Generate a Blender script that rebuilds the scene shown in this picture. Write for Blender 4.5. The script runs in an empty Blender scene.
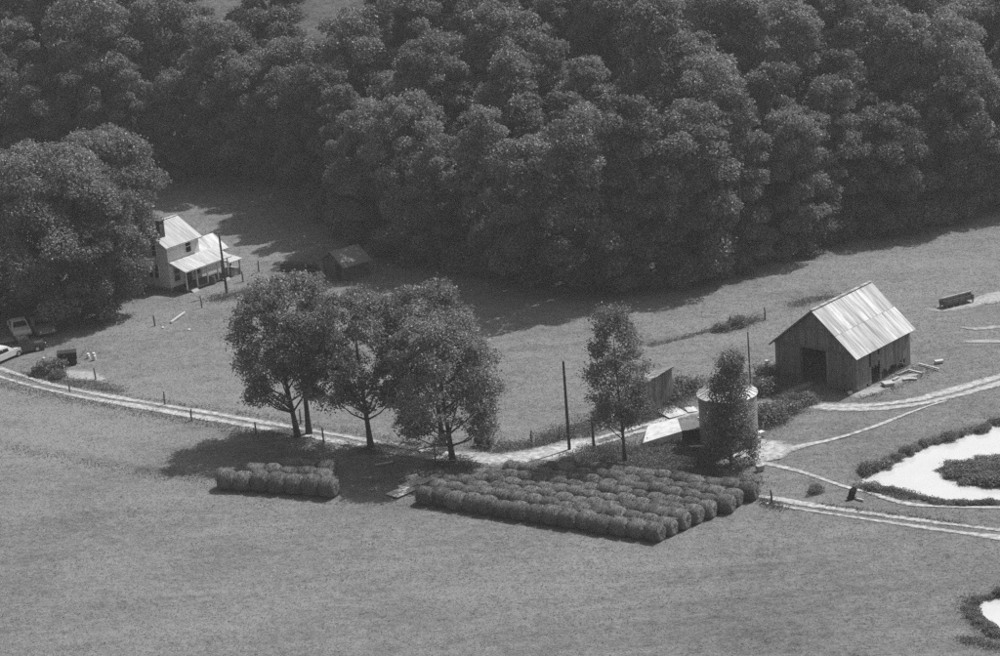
import bpy, bmesh, math, random
import numpy as np
from mathutils import Vector, Matrix
R = math.radians
S = bpy.context.scene
C = S.collection
rng = np.random.default_rng(7)
random.seed(7)

# ------------------------------------------------------------------ camera, light, exposure
CAM_H, PITCH, ROLL, FPX = 77.3, R(18.0), R(4.5), 2500.0
cf = np.array([0, math.cos(PITCH), -math.sin(PITCH)])
r0 = np.array([1.0, 0, 0]); u0 = np.array([0, math.sin(PITCH), math.cos(PITCH)])
cu = math.cos(ROLL) * u0 + math.sin(ROLL) * r0
cr = math.cos(ROLL) * r0 - math.sin(ROLL) * u0
cp = np.array([0, 0, CAM_H])
cam = bpy.data.cameras.new('camera'); camo = bpy.data.objects.new('camera', cam); C.objects.link(camo)
cam.sensor_width = 36; cam.lens = FPX / 1000 * 36; cam.clip_start = 1; cam.clip_end = 6000
camo.matrix_world = Matrix(((cr[0], cu[0], -cf[0], cp[0]), (cr[1], cu[1], -cf[1], cp[1]), (cr[2], cu[2], -cf[2], cp[2]), (0, 0, 0, 1)))
S.camera = camo

SUN_EL, SUN_AZ = R(55), R(55)            # azimuth from +Y (away from camera) towards +X (right)
w = bpy.data.worlds.new('World'); S.world = w; w.use_nodes = True
nt = w.node_tree; nt.nodes.clear()
sky = nt.nodes.new('ShaderNodeTexSky'); sky.sky_type = 'NISHITA'; sky.sun_disc = False
sky.sun_elevation = SUN_EL; sky.sun_rotation = SUN_AZ; sky.dust_density = 3.0
bw = nt.nodes.new('ShaderNodeRGBToBW'); bg = nt.nodes.new('ShaderNodeBackground'); bg.inputs[1].default_value = 0.10
ow = nt.nodes.new('ShaderNodeOutputWorld')
nt.links.new(sky.outputs[0], bw.inputs[0]); nt.links.new(bw.outputs[0], bg.inputs[0]); nt.links.new(bg.outputs[0], ow.inputs[0])
sl = bpy.data.lights.new('sun', 'SUN'); sl.energy = 4.2; sl.angle = R(0.6); sl.color = (1, 1, 1)   # black-and-white film: neutral light
so = bpy.data.objects.new('sun', sl); C.objects.link(so)
sd = Vector((math.sin(SUN_AZ) * math.cos(SUN_EL), math.cos(SUN_AZ) * math.cos(SUN_EL), math.sin(SUN_EL)))
so.rotation_euler = sd.to_track_quat('Z', 'Y').to_euler(); so.location = (60, 200, 160)
S.view_settings.view_transform = 'Standard'; S.view_settings.look = 'None'
S.view_settings.exposure = 0.58; S.view_settings.gamma = 1.0; S.view_settings.use_curve_mapping = False
S.cycles.volume_bounces = 0; S.cycles.transparent_max_bounces = 16
S.cycles.max_bounces = 8
S.cycles.use_denoising = False          # unsmoothed: the remaining noise reads as film grain

# ------------------------------------------------------------------ place geometry: photograph points -> ground points
def ray(px, py):
    d = cf + cr * ((px - 500) / FPX) - cu * ((py - 328) / FPX)
    return d
def plane_pt(px, py, z=0.0):
    d = ray(px, py); t = (z - cp[2]) / d[2]
    return cp + d * t
def proj(p):
    q = np.asarray(p, float) - cp; dz = q @ cf
    return 500 + FPX * (q @ cr) / dz, 328 - FPX * (q @ cu) / dz

edge_px = [(-160, 222), (-60, 212), (0, 205), (100, 200), (165, 193), (230, 196), (308, 204), (352, 242), (380, 257), (420, 269), (470, 280), (520, 290),
           (580, 300), (640, 300), (700, 290), (760, 276), (830, 252), (900, 240), (1000, 217), (1090, 196)]
edge_w = np.array([plane_pt(*p)[:2] for p in edge_px])
def edge_y(x): return np.interp(x, edge_w[:, 0], edge_w[:, 1])
_xs = np.linspace(-400, 400, 801); _ke = np.exp(-0.5 * (np.arange(-40, 41) / 14.0) ** 2); _ke /= _ke.sum()
_ys = np.convolve(np.pad(edge_y(_xs), 40, mode='edge'), _ke, mode='valid')
def edge_smooth(x): return np.interp(x, _xs, _ys)

def poly_sd(P, x, y):
    """signed distance to closed polygon, negative inside (numpy arrays)"""
    x = np.asarray(x, float); y = np.asarray(y, float)
    d = np.full(x.shape, 1e9); ins = np.zeros(x.shape, bool); n = len(P)
    for i in range(n):
        ax, ay = P[i]; bx, by = P[(i + 1) % n]
        ex, ey = bx - ax, by - ay
        t = np.clip(((x - ax) * ex + (y - ay) * ey) / (ex * ex + ey * ey + 1e-9), 0, 1)
        d = np.minimum(d, np.hypot(x - ax - t * ex, y - ay - t * ey))
        c = ((ay > y) != (by > y)) & (x < (bx - ax) * (y - ay) / (by - ay + 1e-12) + ax)
        ins ^= c
    return np.where(ins, -d, d)
WATER_Z = -0.45
pond_px = [(1130, 395), (1060, 406), (1000, 426), (984, 433), (962, 439), (948, 443), (930, 448), (915, 456), (898, 464), (882, 472), (870, 477), (867, 482),
           (876, 487), (893, 487), (910, 490), (928, 494), (946, 499), (965, 500), (1000, 499), (1080, 500), (1140, 506),
           (1150, 488), (1080, 489), (1000, 488), (985, 487), (965, 484), (950, 479), (941, 474), (940, 469), (953, 464), (975, 461), (1000, 455), (1060, 446), (1140, 440)]
pond2_px = [(980, 607), (990, 602), (1010, 600), (1080, 596), (1090, 640), (1030, 640), (1002, 628), (990, 618)]
pond_w = np.array([plane_pt(*p, WATER_Z)[:2] for p in pond_px]); pond2_w = np.array([plane_pt(*p, WATER_Z)[:2] for p in pond2_px])
def sst(a, b, x):
    t = np.clip((x - a) / (b - a), 0, 1); return t * t * (3 - 2 * t)
def H(x, y):
    x = np.asarray(x, float); y = np.asarray(y, float)
    d = y - edge_smooth(x) - 4
    rise = 0.23 * 6 * np.log1p(np.exp(np.clip(d / 6, -30, 30)))
    rise = 62 * np.tanh(rise / 62)
    h = rise + 0.22 * np.sin(x * 0.06 + 1) * np.cos(y * 0.05) + 0.12 * np.sin(x * 0.17 + y * 0.11)
    # low terrace bank crossing the left part of the hay field
    ty = 192 + 0.16 * (x + 40) + 1.5 * np.sin(x * .12)
    h = h + 0.55 * sst(-2.2, 2.2, y - ty) * sst(-8, -26, x)
    near = (x > 20) & (x < 110) & (y > 140) & (y < 250)
    if np.any(near):
        dd = np.minimum(poly_sd(pond_w, x, y), poly_sd(pond2_w, x, y))
        k = sst(4.0, 0.3, dd)
        h = np.where(near, h * (1 - k) + k * (-0.25), h)
        h = np.where(near, h - 1.3 * sst(0.9, -0.9, dd) , h)
    return h
def G(px, py, dz=0.0):
    d = ray(px, py); t = -cp[2] / d[2]
    for _ in range(30):
        p = cp + d * t
        hz = float(H(p[0], p[1])); t2 = (hz - cp[2]) / d[2]
        t = t + 0.6 * (t2 - t)
    p = cp + d * t
    return Vector((p[0], p[1], float(H(p[0], p[1])) + dz))
def scale_at(p): return FPX / ((np.asarray(p) - cp) @ cf)      # pixels per metre

def smooth_line(pts, step=.5):
    P = [np.array(p, float) for p in pts]; P = [2 * P[0] - P[1]] + P + [2 * P[-1] - P[-2]]; out = []
    for i in range(1, len(P) - 2):
        a, b, c, d = P[i - 1:i + 3]; n = max(2, int(np.linalg.norm(c - b) / step))
        for k in range(n):
            t = k / n
            out.append(.5 * ((2 * b) + (-a + c) * t + (2 * a - 5 * b + 4 * c - d) * t * t + (-a + 3 * b - 3 * c + d) * t ** 3))
    out.append(P[-2]); return np.array(out)
# ------------------------------------------------------------------ helpers
def tag(o, label=None, cat=None, group=None, kind=None):
    if label: o['label'] = label
    if cat: o['category'] = cat
    if group: o['group'] = group
    if kind: o['kind'] = kind
    return o
def empty(name, loc=(0, 0, 0), rz=0.0):
    o = bpy.data.objects.new(name, None); C.objects.link(o); o.location = loc; o.rotation_euler = (0, 0, rz); o.empty_display_size = .3
    return o
def link(name, me, parent=None, loc=None, rz=None):
    o = bpy.data.objects.new(name, me); C.objects.link(o)
    if parent: o.parent = parent
    if loc is not None: o.location = loc
    if rz is not None: o.rotation_euler = (0, 0, rz)
    return o
def copy_tree(o, parent=None):
    c = o.copy(); C.objects.link(c); c.parent = parent
    for ch in o.children: copy_tree(ch, c)
    return c
def np_mesh(name, V, F, mat, smooth=False, attr=None):
    """V (n,3), F (m,k) all faces same size"""
    V = np.asarray(V, np.float32); F = np.asarray(F, np.int32)
    me = bpy.data.meshes.new(name); k = F.shape[1]; m = len(F)
    me.vertices.add(len(V)); me.vertices.foreach_set('co', V.ravel())
    me.loops.add(m * k); me.loops.foreach_set('vertex_index', F.ravel())
    me.polygons.add(m); me.polygons.foreach_set('loop_start', np.arange(0, m * k, k, dtype=np.int32))
    me.polygons.foreach_set('use_smooth', np.full(m, smooth))
    me.update(calc_edges=True)
    if attr is not None:
        for nm, a in attr.items():
            at = me.attributes.new(nm, 'FLOAT', 'POINT'); at.data.foreach_set('value', np.asarray(a, np.float32))
    if mat: me.materials.append(mat)
    return me
class MB:
    """collects boxes, bars, tubes, prisms into one mesh"""
    def __init__(s): s.v = []; s.f = []
    def add(s, vs, fs):
        b = len(s.v); s.v += [tuple(v) for v in vs]; s.f += [tuple(b + i for i in f) for f in fs]; return s
    def box(s, c, d, rz=0.0, tilt=None):
        cx, cy, cz = c; dx, dy, dz = [q / 2 for q in d]
        vs = [Vector((sx * dx, sy * dy, sz * dz)) for sz in (-1, 1) for sy in (-1, 1) for sx in (-1, 1)]
        M = Matrix.Rotation(rz, 3, 'Z')
        if tilt: M = M @ Matrix.Rotation(tilt[0], 3, 'X') @ Matrix.Rotation(tilt[1], 3, 'Y')
        vs = [M @ v + Vector(c) for v in vs]
        return s.add(vs, [(0, 2, 3, 1), (4, 5, 7, 6), (0, 1, 5, 4), (2, 6, 7, 3), (0, 4, 6, 2), (1, 3, 7, 5)])
    def bar(s, a, b, wd, h=None):
        a = Vector(a); b = Vector(b); h = h or wd
        t = (b - a).normalized(); up = Vector((0, 0, 1)) if abs(t.z) < .95 else Vector((1, 0, 0))
        x = t.cross(up).normalized() * wd / 2; y = x.normalized().cross(t) * h / 2
        vs = [p + i * x + j * y for p in (a, b) for (i, j) in ((-1, -1), (1, -1), (1, 1), (-1, 1))]
        return s.add(vs, [(0, 3, 2, 1), (4, 5, 6, 7), (0, 1, 5, 4), (1, 2, 6, 5), (2, 3, 7, 6), (3, 0, 4, 7)])
    def tube(s, pts, rad, n=8, cap=True):
        pts = [Vector(p) for p in pts]; rings = []
        for i, p in enumerate(pts):
            t = (pts[min(i + 1, len(pts) - 1)] - pts[max(i - 1, 0)]).normalized()
            up = Vector((0, 1, 0)) if abs(t.y) < .9 else Vector((1, 0, 0))
            x = t.cross(up).normalized(); y = t.cross(x)
            rr = float(rad[i] if hasattr(rad, '__len__') else rad)
            rings.append([p + rr * (math.cos(2 * math.pi * k / n) * x + math.sin(2 * math.pi * k / n) * y) for k in range(n)])
        vs = [v for r_ in rings for v in r_]
        fs = [(i * n + k, i * n + (k + 1) % n, (i + 1) * n + (k + 1) % n, (i + 1) * n + k) for i in range(len(pts) - 1) for k in range(n)]
        if cap: fs += [tuple(range(n))[::-1], tuple((len(pts) - 1) * n + k for k in range(n))]
        return s.add(vs, fs)
    def prism(s, poly, y0, y1):
        """poly in (x,z), extruded along y"""
        n = len(poly)
        vs = [(x, y0, z) for x, z in poly] + [(x, y1, z) for x, z in poly]
        fs = [tuple(range(n)), tuple(range(n, 2 * n))[::-1]] + [(k, k + n, (k + 1) % n + n, (k + 1) % n) for k in range(n)]
        return s.add(vs, fs)
    def mesh(s, name, mat, smooth=False, bevel=0.0):
        bm = bmesh.new()
        vv = [bm.verts.new(v) for v in s.v]
        for f in s.f:
            try: bm.faces.new([vv[i] for i in f])
            except ValueError: pass
        bmesh.ops.recalc_face_normals(bm, faces=bm.faces[:])
        if bevel: bmesh.ops.bevel(bm, geom=bm.edges[:], offset=bevel, segments=2, affect='EDGES', clamp_overlap=True)
        me = bpy.data.meshes.new(name); bm.to_mesh(me); bm.free()
        if smooth:
            for p in me.polygons: p.use_smooth = True
        me.materials.append(mat); return me
    def build(s, name, mat, parent=None, loc=None, rz=None, smooth=False, bevel=0.0):
        return link(name, s.mesh(name, mat, smooth, bevel), parent, loc, rz)

# ------------------------------------------------------------------ procedural materials (grey: the picture is black-and-white film)
def mat(name, lo, hi, scale=3.0, rough=.85, bump=0.0, stretch=(1, 1, 1), objrand=0.0, spec=.3, detail=6, coords='Object', lo_pos=.35, hi_pos=.65, metallic=0.0, speck=0.0):
    m = bpy.data.materials.new(name); m.use_nodes = True; n = m.node_tree; N = n.nodes; L = n.links
    b = N['Principled BSDF']; b.inputs['Roughness'].default_value = rough; b.inputs['Specular IOR Level'].default_value = spec
    b.inputs['Metallic'].default_value = metallic
    tc = N.new('ShaderNodeTexCoord'); mp = N.new('ShaderNodeMapping'); mp.inputs['Scale'].default_value = stretch
    L.new(tc.outputs[coords], mp.inputs[0])
    no = N.new('ShaderNodeTexNoise'); no.inputs['Scale'].default_value = scale; no.inputs['Detail'].default_value = detail; no.inputs['Roughness'].default_value = .65
    L.new(mp.outputs[0], no.inputs[0])
    if objrand or True:
        oi = N.new('ShaderNodeObjectInfo'); va = N.new('ShaderNodeVectorMath'); va.operation = 'ADD'
        cm = N.new('ShaderNodeCombineXYZ'); mu = N.new('ShaderNodeMath'); mu.operation = 'MULTIPLY'; mu.inputs[1].default_value = 37.0
        L.new(oi.outputs['Random'], mu.inputs[0]); L.new(mu.outputs[0], cm.inputs[0]); L.new(mu.outputs[0], cm.inputs[1])
        L.new(mp.outputs[0], va.inputs[0]); L.new(cm.outputs[0], va.inputs[1]); L.new(va.outputs[0], no.inputs[0])
    rp = N.new('ShaderNodeValToRGB'); rp.color_ramp.elements[0].position = lo_pos; rp.color_ramp.elements[1].position = hi_pos
    rp.color_ramp.elements[0].color = (lo, lo, lo, 1); rp.color_ramp.elements[1].color = (hi, hi, hi, 1)
    L.new(no.outputs[0], rp.inputs[0]); out = rp.outputs[0]
    if objrand:
        mr = N.new('ShaderNodeMapRange'); mr.inputs[3].default_value = 1 - objrand; mr.inputs[4].default_value = 1 + objrand
        L.new(oi.outputs['Random'], mr.inputs[0])
        mx = N.new('ShaderNodeMix'); mx.data_type = 'RGBA'; mx.blend_type = 'MULTIPLY'; mx.inputs[0].default_value = 1
        L.new(out, mx.inputs[6]); L.new(mr.outputs[0], mx.inputs[7]); out = mx.outputs[2]
    L.new(out, b.inputs['Base Color'])
    if bump:
        bp = N.new('ShaderNodeBump'); bp.inputs['Strength'].default_value = bump; bp.inputs['Distance'].default_value = .05
        L.new(no.outputs[0], bp.inputs['Height']); L.new(bp.outputs[0], b.inputs['Normal'])
    return m
def foliage(name, lo, hi, trans=.35, scale=.9):
    m = bpy.data.materials.new(name); m.use_nodes = True; n = m.node_tree; N = n.nodes; L = n.links; N.clear()
    o = N.new('ShaderNodeOutputMaterial'); tc = N.new('ShaderNodeTexCoord'); no = N.new('ShaderNodeTexNoise')
    no.inputs['Scale'].default_value = scale; no.inputs['Detail'].default_value = 5
    L.new(tc.outputs['Object'], no.inputs[0])
    at = N.new('ShaderNodeAttribute'); at.attribute_name = 'leaf'
    oi = N.new('ShaderNodeObjectInfo')
    ad = N.new('ShaderNodeMath'); ad.operation = 'ADD'; L.new(no.outputs[0], ad.inputs[0])
    s1 = N.new('ShaderNodeMath'); s1.operation = 'MULTIPLY_ADD'; s1.inputs[1].default_value = .5; s1.inputs[2].default_value = -.25; L.new(at.outputs['Fac'], s1.inputs[0])
    L.new(s1.outputs[0], ad.inputs[1])
    s2 = N.new('ShaderNodeMath'); s2.operation = 'MULTIPLY_ADD'; s2.inputs[1].default_value = .3; L.new(oi.outputs['Random'], s2.inputs[0]); L.new(ad.outputs[0], s2.inputs[2])
    rp = N.new('ShaderNodeValToRGB'); rp.color_ramp.elements[0].position = .3; rp.color_ramp.elements[1].position = 1.0
    rp.color_ramp.elements[0].color = (lo, lo, lo, 1); rp.color_ramp.elements[1].color = (hi, hi, hi, 1); L.new(s2.outputs[0], rp.inputs[0])
    df = N.new('ShaderNodeBsdfDiffuse'); tr = N.new('ShaderNodeBsdfTranslucent'); gl = N.new('ShaderNodeBsdfGlossy'); gl.inputs['Roughness'].default_value = .45
    gl.inputs['Color'].default_value = (.5, .5, .5, 1)
    L.new(rp.outputs[0], df.inputs[0]); L.new(rp.outputs[0], tr.inputs[0])
    m1 = N.new('ShaderNodeMixShader'); m1.inputs[0].default_value = trans; L.new(df.outputs[0], m1.inputs[1]); L.new(tr.outputs[0], m1.inputs[2])
    m2 = N.new('ShaderNodeMixShader'); m2.inputs[0].default_value = .045; L.new(m1.outputs[0], m2.inputs[1]); L.new(gl.outputs[0], m2.inputs[2])
    L.new(m2.outputs[0], o.inputs[0]); return m

def ground_mat():
    m = bpy.data.materials.new('meadow_ground'); m.use_nodes = True; n = m.node_tree; N = n.nodes; L = n.links
    b = N['Principled BSDF']; b.inputs['Roughness'].default_value = .95; b.inputs['Specular IOR Level'].default_value = .1
    tc = N.new('ShaderNodeTexCoord')
    def noise(sc, det, stretch=(1, 1, 1), rz=0):
        mp = N.new('ShaderNodeMapping'); mp.inputs['Scale'].default_value = stretch; mp.inputs['Rotation'].default_value = (0, 0, rz); L.new(tc.outputs['Object'], mp.inputs[0])
        q = N.new('ShaderNodeTexNoise'); q.inputs['Scale'].default_value = sc; q.inputs['Detail'].default_value = det; q.inputs['Roughness'].default_value = .7
        L.new(mp.outputs[0], q.inputs[0]); return q
    n1 = noise(.09, 4); n2 = noise(1.1, 6); n3 = noise(5.0, 4); n4 = noise(.5, 4, (.10, 1, 1), R(-14))
    def madd(a, k, c):
        q = N.new('ShaderNodeMath'); q.operation = 'MULTIPLY_ADD'; q.inputs[1].default_value = k
        L.new(a, q.inputs[0])
        if isinstance(c, float): q.inputs[2].default_value = c
        else: L.new(c, q.inputs[2])
        return q.outputs[0]
    n5 = noise(2.6, 5, (.45, 1, 1), R(-12)); t = madd(n1.outputs[0], .6, -.72); t = madd(n2.outputs[0], .75, t); t = madd(n3.outputs[0], .7, t); t = madd(n4.outputs[0], .5, t); t = madd(n5.outputs[0], .6, t)
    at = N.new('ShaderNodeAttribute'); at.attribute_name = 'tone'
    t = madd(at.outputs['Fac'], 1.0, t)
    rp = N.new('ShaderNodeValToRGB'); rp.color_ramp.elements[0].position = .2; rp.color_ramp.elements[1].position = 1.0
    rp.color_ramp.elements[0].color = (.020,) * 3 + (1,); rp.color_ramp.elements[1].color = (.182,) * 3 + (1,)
    L.new(t, rp.inputs[0]); L.new(rp.outputs[0], b.inputs['Base Color'])
    bp = N.new('ShaderNodeBump'); bp.inputs['Strength'].default_value = 1.0; bp.inputs['Distance'].default_value = .22
    hh = madd(n3.outputs[0], .6, n2.outputs[0]); hh = madd(n5.outputs[0], .8, hh); L.new(hh, bp.inputs['Height']); L.new(bp.outputs[0], b.inputs['Normal'])
    return m
def track_mat(name, lo, hi):
    m = mat(name, lo, hi, 2.2, .95, .35, spec=.1, detail=8); n = m.node_tree; N = n.nodes; L = n.links
    b = N['Principled BSDF']; o = [q for q in N if q.type == 'OUTPUT_MATERIAL'][0]
    at = N.new('ShaderNodeAttribute'); at.attribute_name = 'across'
    tc = N.new('ShaderNodeTexCoord'); no = N.new('ShaderNodeTexNoise'); no.inputs['Scale'].default_value = 1.7; no.inputs['Detail'].default_value = 9; no.inputs['Roughness'].default_value = .82
    L.new(tc.outputs['Object'], no.inputs[0])
    a = N.new('ShaderNodeMath'); a.operation = 'MULTIPLY_ADD'; a.inputs[1].default_value = 2.3; L.new(no.outputs[0], a.inputs[0]); L.new(at.outputs['Fac'], a.inputs[2])
    mr = N.new('ShaderNodeMapRange'); mr.inputs[1].default_value = 1.50; mr.inputs[2].default_value = 2.05; mr.inputs[3].default_value = 0; mr.inputs[4].default_value = 1
    L.new(a.outputs[0], mr.inputs[0])
    tr = N.new('ShaderNodeBsdfTransparent'); mx = N.new('ShaderNodeMixShader')
    L.new(mr.outputs[0], mx.inputs[0]); L.new(b.outputs[0], mx.inputs[1]); L.new(tr.outputs[0], mx.inputs[2]); L.new(mx.outputs[0], o.inputs[0])
    return m
M = {}
M['ground'] = ground_mat()
M['track'] = track_mat('pale_gravel', .17, .40)
M['earth'] = track_mat('bare_earth', .17, .30)
M['grass'] = foliage('grass_blades', .055, .20, .45, .25)
M['weed'] = foliage('weed_leaves', .065, .21, .40, .6)
M['leaf'] = foliage('forest_leaves', .055, .26, .42, .35)
M['leaf_pale'] = foliage('pale_leaves', .08, .32, .44, .5)
M['leaf_dark'] = foliage('dark_leaves', .055, .24, .42, .5)
M['bark'] = mat('bark', .03, .08, 4, .95, .6, (1, 1, .25))
M['hay'] = None
M['board'] = mat('weathered_boards', .07, .20, 2.4, .9, .5, (6, 6, .5), objrand=.28)
M['board_dark'] = mat('old_timber', .05, .12, 3, .9, .4, (4, 4, .6), objrand=.2)
M['tin'] = mat('galvanised_roofing', .09, .36, 1.1, .55, .12, (2.6, .22, .22), objrand=.26, spec=.5, detail=9, lo_pos=.38, hi_pos=.62)
M['tin_pale'] = mat('pale_roofing', .24, .44, 1.3, .5, .1, (2, .3, .3), objrand=.12, spec=.5)
M['tin_house'] = mat('house_roofing', .17, .33, 1.3, .55, .1, (2, .3, .3), objrand=.15, spec=.5)
M['white'] = mat('whitewashed_siding', .58, .72, 1.2, .8, .1, (.4, .4, 5), objrand=.03)
M['trim'] = mat('white_trim', .50, .62, 3, .7)
M['glass'] = mat('window_glass', .012, .02, 2, .08, spec=.5)
M['dark'] = mat('dark_opening', .012, .025, 2, .95)
M['stone'] = mat('field_stone', .16, .34, 5, .95, .5)
M['concrete'] = mat('pale_concrete', .36, .52, 1.6, .9, .2)
M['brick'] = mat('chimney_brick', .04, .09, 7, .95, .4)
M['pole'] = mat('utility_pole_wood', .03, .07, 5, .9, .3, (3, 3, .4))
M['post'] = mat('fence_post_wood', .06, .14, 5, .95, .3, (3, 3, .5), objrand=.3)
M['lumber'] = mat('bleached_lumber', .26, .44, 4, .9, .3, (1, 5, 5), objrand=.25)
M['rust'] = mat('rusted_steel', .04, .10, 4, .9, .4)
M['silo'] = mat('dull_bin_steel', .12, .20, 1.8, .55, .1, (1, 1, 4), spec=.5)
M['paint_pale'] = mat('pale_car_paint', .48, .54, 2, .25, spec=.6)
M['paint_grey'] = mat('grey_car_paint', .14, .18, 2, .28, spec=.6)
M['paint_dark'] = mat('dark_car_paint', .05, .07, 2, .25, spec=.6)
M['chrome'] = mat('bumper_chrome', .55, .65, 2, .2, metallic=1)
M['tyre'] = mat('tyre_rubber', .02, .03, 8, .9)
M['water'] = mat('sky_pale_pond_water', .40, .43, .2, .06, spec=.9)  # pale base paints the reflected bright sky into the silty water
def hay_mat():
    m = mat('hay', .06, .20, 5.0, .95, .9, (.9, 5, 5), objrand=.18, spec=.1, detail=7)
    return m
M['hay'] = mat('hay', .03, .19, 4.0, .95, 1.0, (6.0, 1.0, 1.0), objrand=.25, spec=.1, detail=7)

# ------------------------------------------------------------------ terrain, water, sky haze
def axis(a, b, step, far, g=1.22):
    c = list(np.arange(a, b + 1e-6, step)); s = step
    lo = [c[0]]; hi = [c[-1]]
    while lo[-1] > -far: s *= g; lo.append(lo[-1] - s)
    s = step
    while hi[-1] < far: s *= g; hi.append(hi[-1] + s)
    return np.array(lo[:0:-1] + c + hi[1:])
ax = axis(-72, 78, .5, 1500); ay = axis(150, 290, .5, 1500)
XX, YY = np.meshgrid(ax, ay); ZZ = H(XX, YY)
sub = (np.abs(XX) < 75) & (YY > 150) & (YY < 292)
def lump(x, y):
    return .018 * np.sin(x * 3.1 + 2 * np.sin(y * 1.3)) * np.sin(y * 2.7 + 1.7 * np.sin(x * 1.9)) + .015 * np.sin(x * 1.2 + y * .7) * np.cos(y * 1.5 - x * .4)
ZZ = ZZ + np.where(sub, lump(XX, YY), 0)
nx, ny = len(ax), len(ay)
idx = np.arange(nx * ny).reshape(ny, nx)
F = np.stack([idx[:-1, :-1], idx[:-1, 1:], idx[1:, 1:], idx[1:, :-1]], -1).reshape(-1, 4)
def blob(px, py, r, amt, x, y, sq=1.0):
    p = plane_pt(px, py); return amt * np.exp(-(((x - p[0]) / r) ** 2 + ((y - p[1]) / (r * sq)) ** 2))
def line_d(px, x, y):
    L_ = smooth_line([plane_pt(*p)[:2] for p in px], 1.0); d = np.full(x.shape, 99.0)
    m_ = (x > L_[:, 0].min() - 4) & (x < L_[:, 0].max() + 4) & (y > L_[:, 1].min() - 4) & (y < L_[:, 1].max() + 4)
    xs, ys = x[m_], y[m_]; dm = np.full(xs.shape, 99.0)
    for q in L_: dm = np.minimum(dm, np.hypot(xs - q[0], ys - q[1]))
    d[m_] = dm; return d
def tone(x, y):
    t = 0 * x
    wob = .7 + .3 * np.sin(x * .8 + np.sin(y * .9) * 2)
    # windrow and contour lines left by the mower on the left slope and in the right meadow; the left bands also paint in terrace shading
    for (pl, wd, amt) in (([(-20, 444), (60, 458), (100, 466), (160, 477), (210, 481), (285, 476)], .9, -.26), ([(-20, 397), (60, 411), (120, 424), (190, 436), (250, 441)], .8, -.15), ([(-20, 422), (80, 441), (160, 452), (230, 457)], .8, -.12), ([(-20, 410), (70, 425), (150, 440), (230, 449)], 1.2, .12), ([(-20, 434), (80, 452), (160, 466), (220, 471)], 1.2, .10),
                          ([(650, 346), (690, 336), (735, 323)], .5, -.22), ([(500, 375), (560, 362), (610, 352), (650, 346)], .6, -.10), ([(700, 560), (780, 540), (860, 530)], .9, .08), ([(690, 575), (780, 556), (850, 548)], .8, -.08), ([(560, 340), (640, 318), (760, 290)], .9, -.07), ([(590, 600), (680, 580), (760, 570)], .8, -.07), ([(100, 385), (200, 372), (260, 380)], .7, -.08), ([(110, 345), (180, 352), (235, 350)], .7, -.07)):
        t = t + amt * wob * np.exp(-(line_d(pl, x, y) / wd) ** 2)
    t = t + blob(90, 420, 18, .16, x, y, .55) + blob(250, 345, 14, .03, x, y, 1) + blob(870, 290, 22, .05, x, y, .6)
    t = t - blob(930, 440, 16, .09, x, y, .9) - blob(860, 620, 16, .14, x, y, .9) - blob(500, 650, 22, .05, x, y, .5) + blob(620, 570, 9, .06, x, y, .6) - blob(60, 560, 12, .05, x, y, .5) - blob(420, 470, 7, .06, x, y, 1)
    t = t - .30 * sst(-6, 3, y - edge_y(x))           # ground colour darkens towards and under the wood
    return t
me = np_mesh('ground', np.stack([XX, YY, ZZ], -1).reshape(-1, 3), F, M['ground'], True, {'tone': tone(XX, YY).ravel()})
tag(link('ground', me), kind='structure')
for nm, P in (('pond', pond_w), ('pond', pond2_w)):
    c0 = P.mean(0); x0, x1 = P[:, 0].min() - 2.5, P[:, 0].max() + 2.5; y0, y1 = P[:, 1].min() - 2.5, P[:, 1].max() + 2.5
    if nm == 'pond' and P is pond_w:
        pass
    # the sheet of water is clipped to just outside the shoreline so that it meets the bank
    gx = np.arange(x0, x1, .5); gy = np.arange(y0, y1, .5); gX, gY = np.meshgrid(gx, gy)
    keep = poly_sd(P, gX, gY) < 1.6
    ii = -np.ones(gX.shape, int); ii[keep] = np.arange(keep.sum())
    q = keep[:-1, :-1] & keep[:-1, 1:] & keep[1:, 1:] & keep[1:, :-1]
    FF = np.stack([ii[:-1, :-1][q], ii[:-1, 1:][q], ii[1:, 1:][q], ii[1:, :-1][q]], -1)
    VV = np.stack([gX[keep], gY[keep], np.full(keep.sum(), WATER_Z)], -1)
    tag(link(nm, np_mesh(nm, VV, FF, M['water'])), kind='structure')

# ------------------------------------------------------------------ tracks
MASK_STEP = .25; MX0, MY0 = -75, 150
mask = np.zeros((600, 620), np.float32)          # (y, x): 1 on bare tracks / under things
def mark(x, y, r, v=1.0):
    i0 = int((y - r - MY0) / MASK_STEP); i1 = int((y + r - MY0) / MASK_STEP) + 1; j0 = int((x - r - MX0) / MASK_STEP); j1 = int((x + r - MX0) / MASK_STEP) + 1
    for i in range(max(i0, 0), min(i1, mask.shape[0])):
        for j in range(max(j0, 0), min(j1, mask.shape[1])):
            if (MX0 + j * MASK_STEP - x) ** 2 + (MY0 + i * MASK_STEP - y) ** 2 <= r * r: mask[i, j] = max(mask[i, j], v)
def mask_at(x, y):
    i = np.clip(((y - MY0) / MASK_STEP).round().astype(int), 0, mask.shape[0] - 1); j = np.clip(((x - MX0) / MASK_STEP).round().astype(int), 0, mask.shape[1] - 1)
    return mask[i, j]
NTR = [0]
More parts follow.
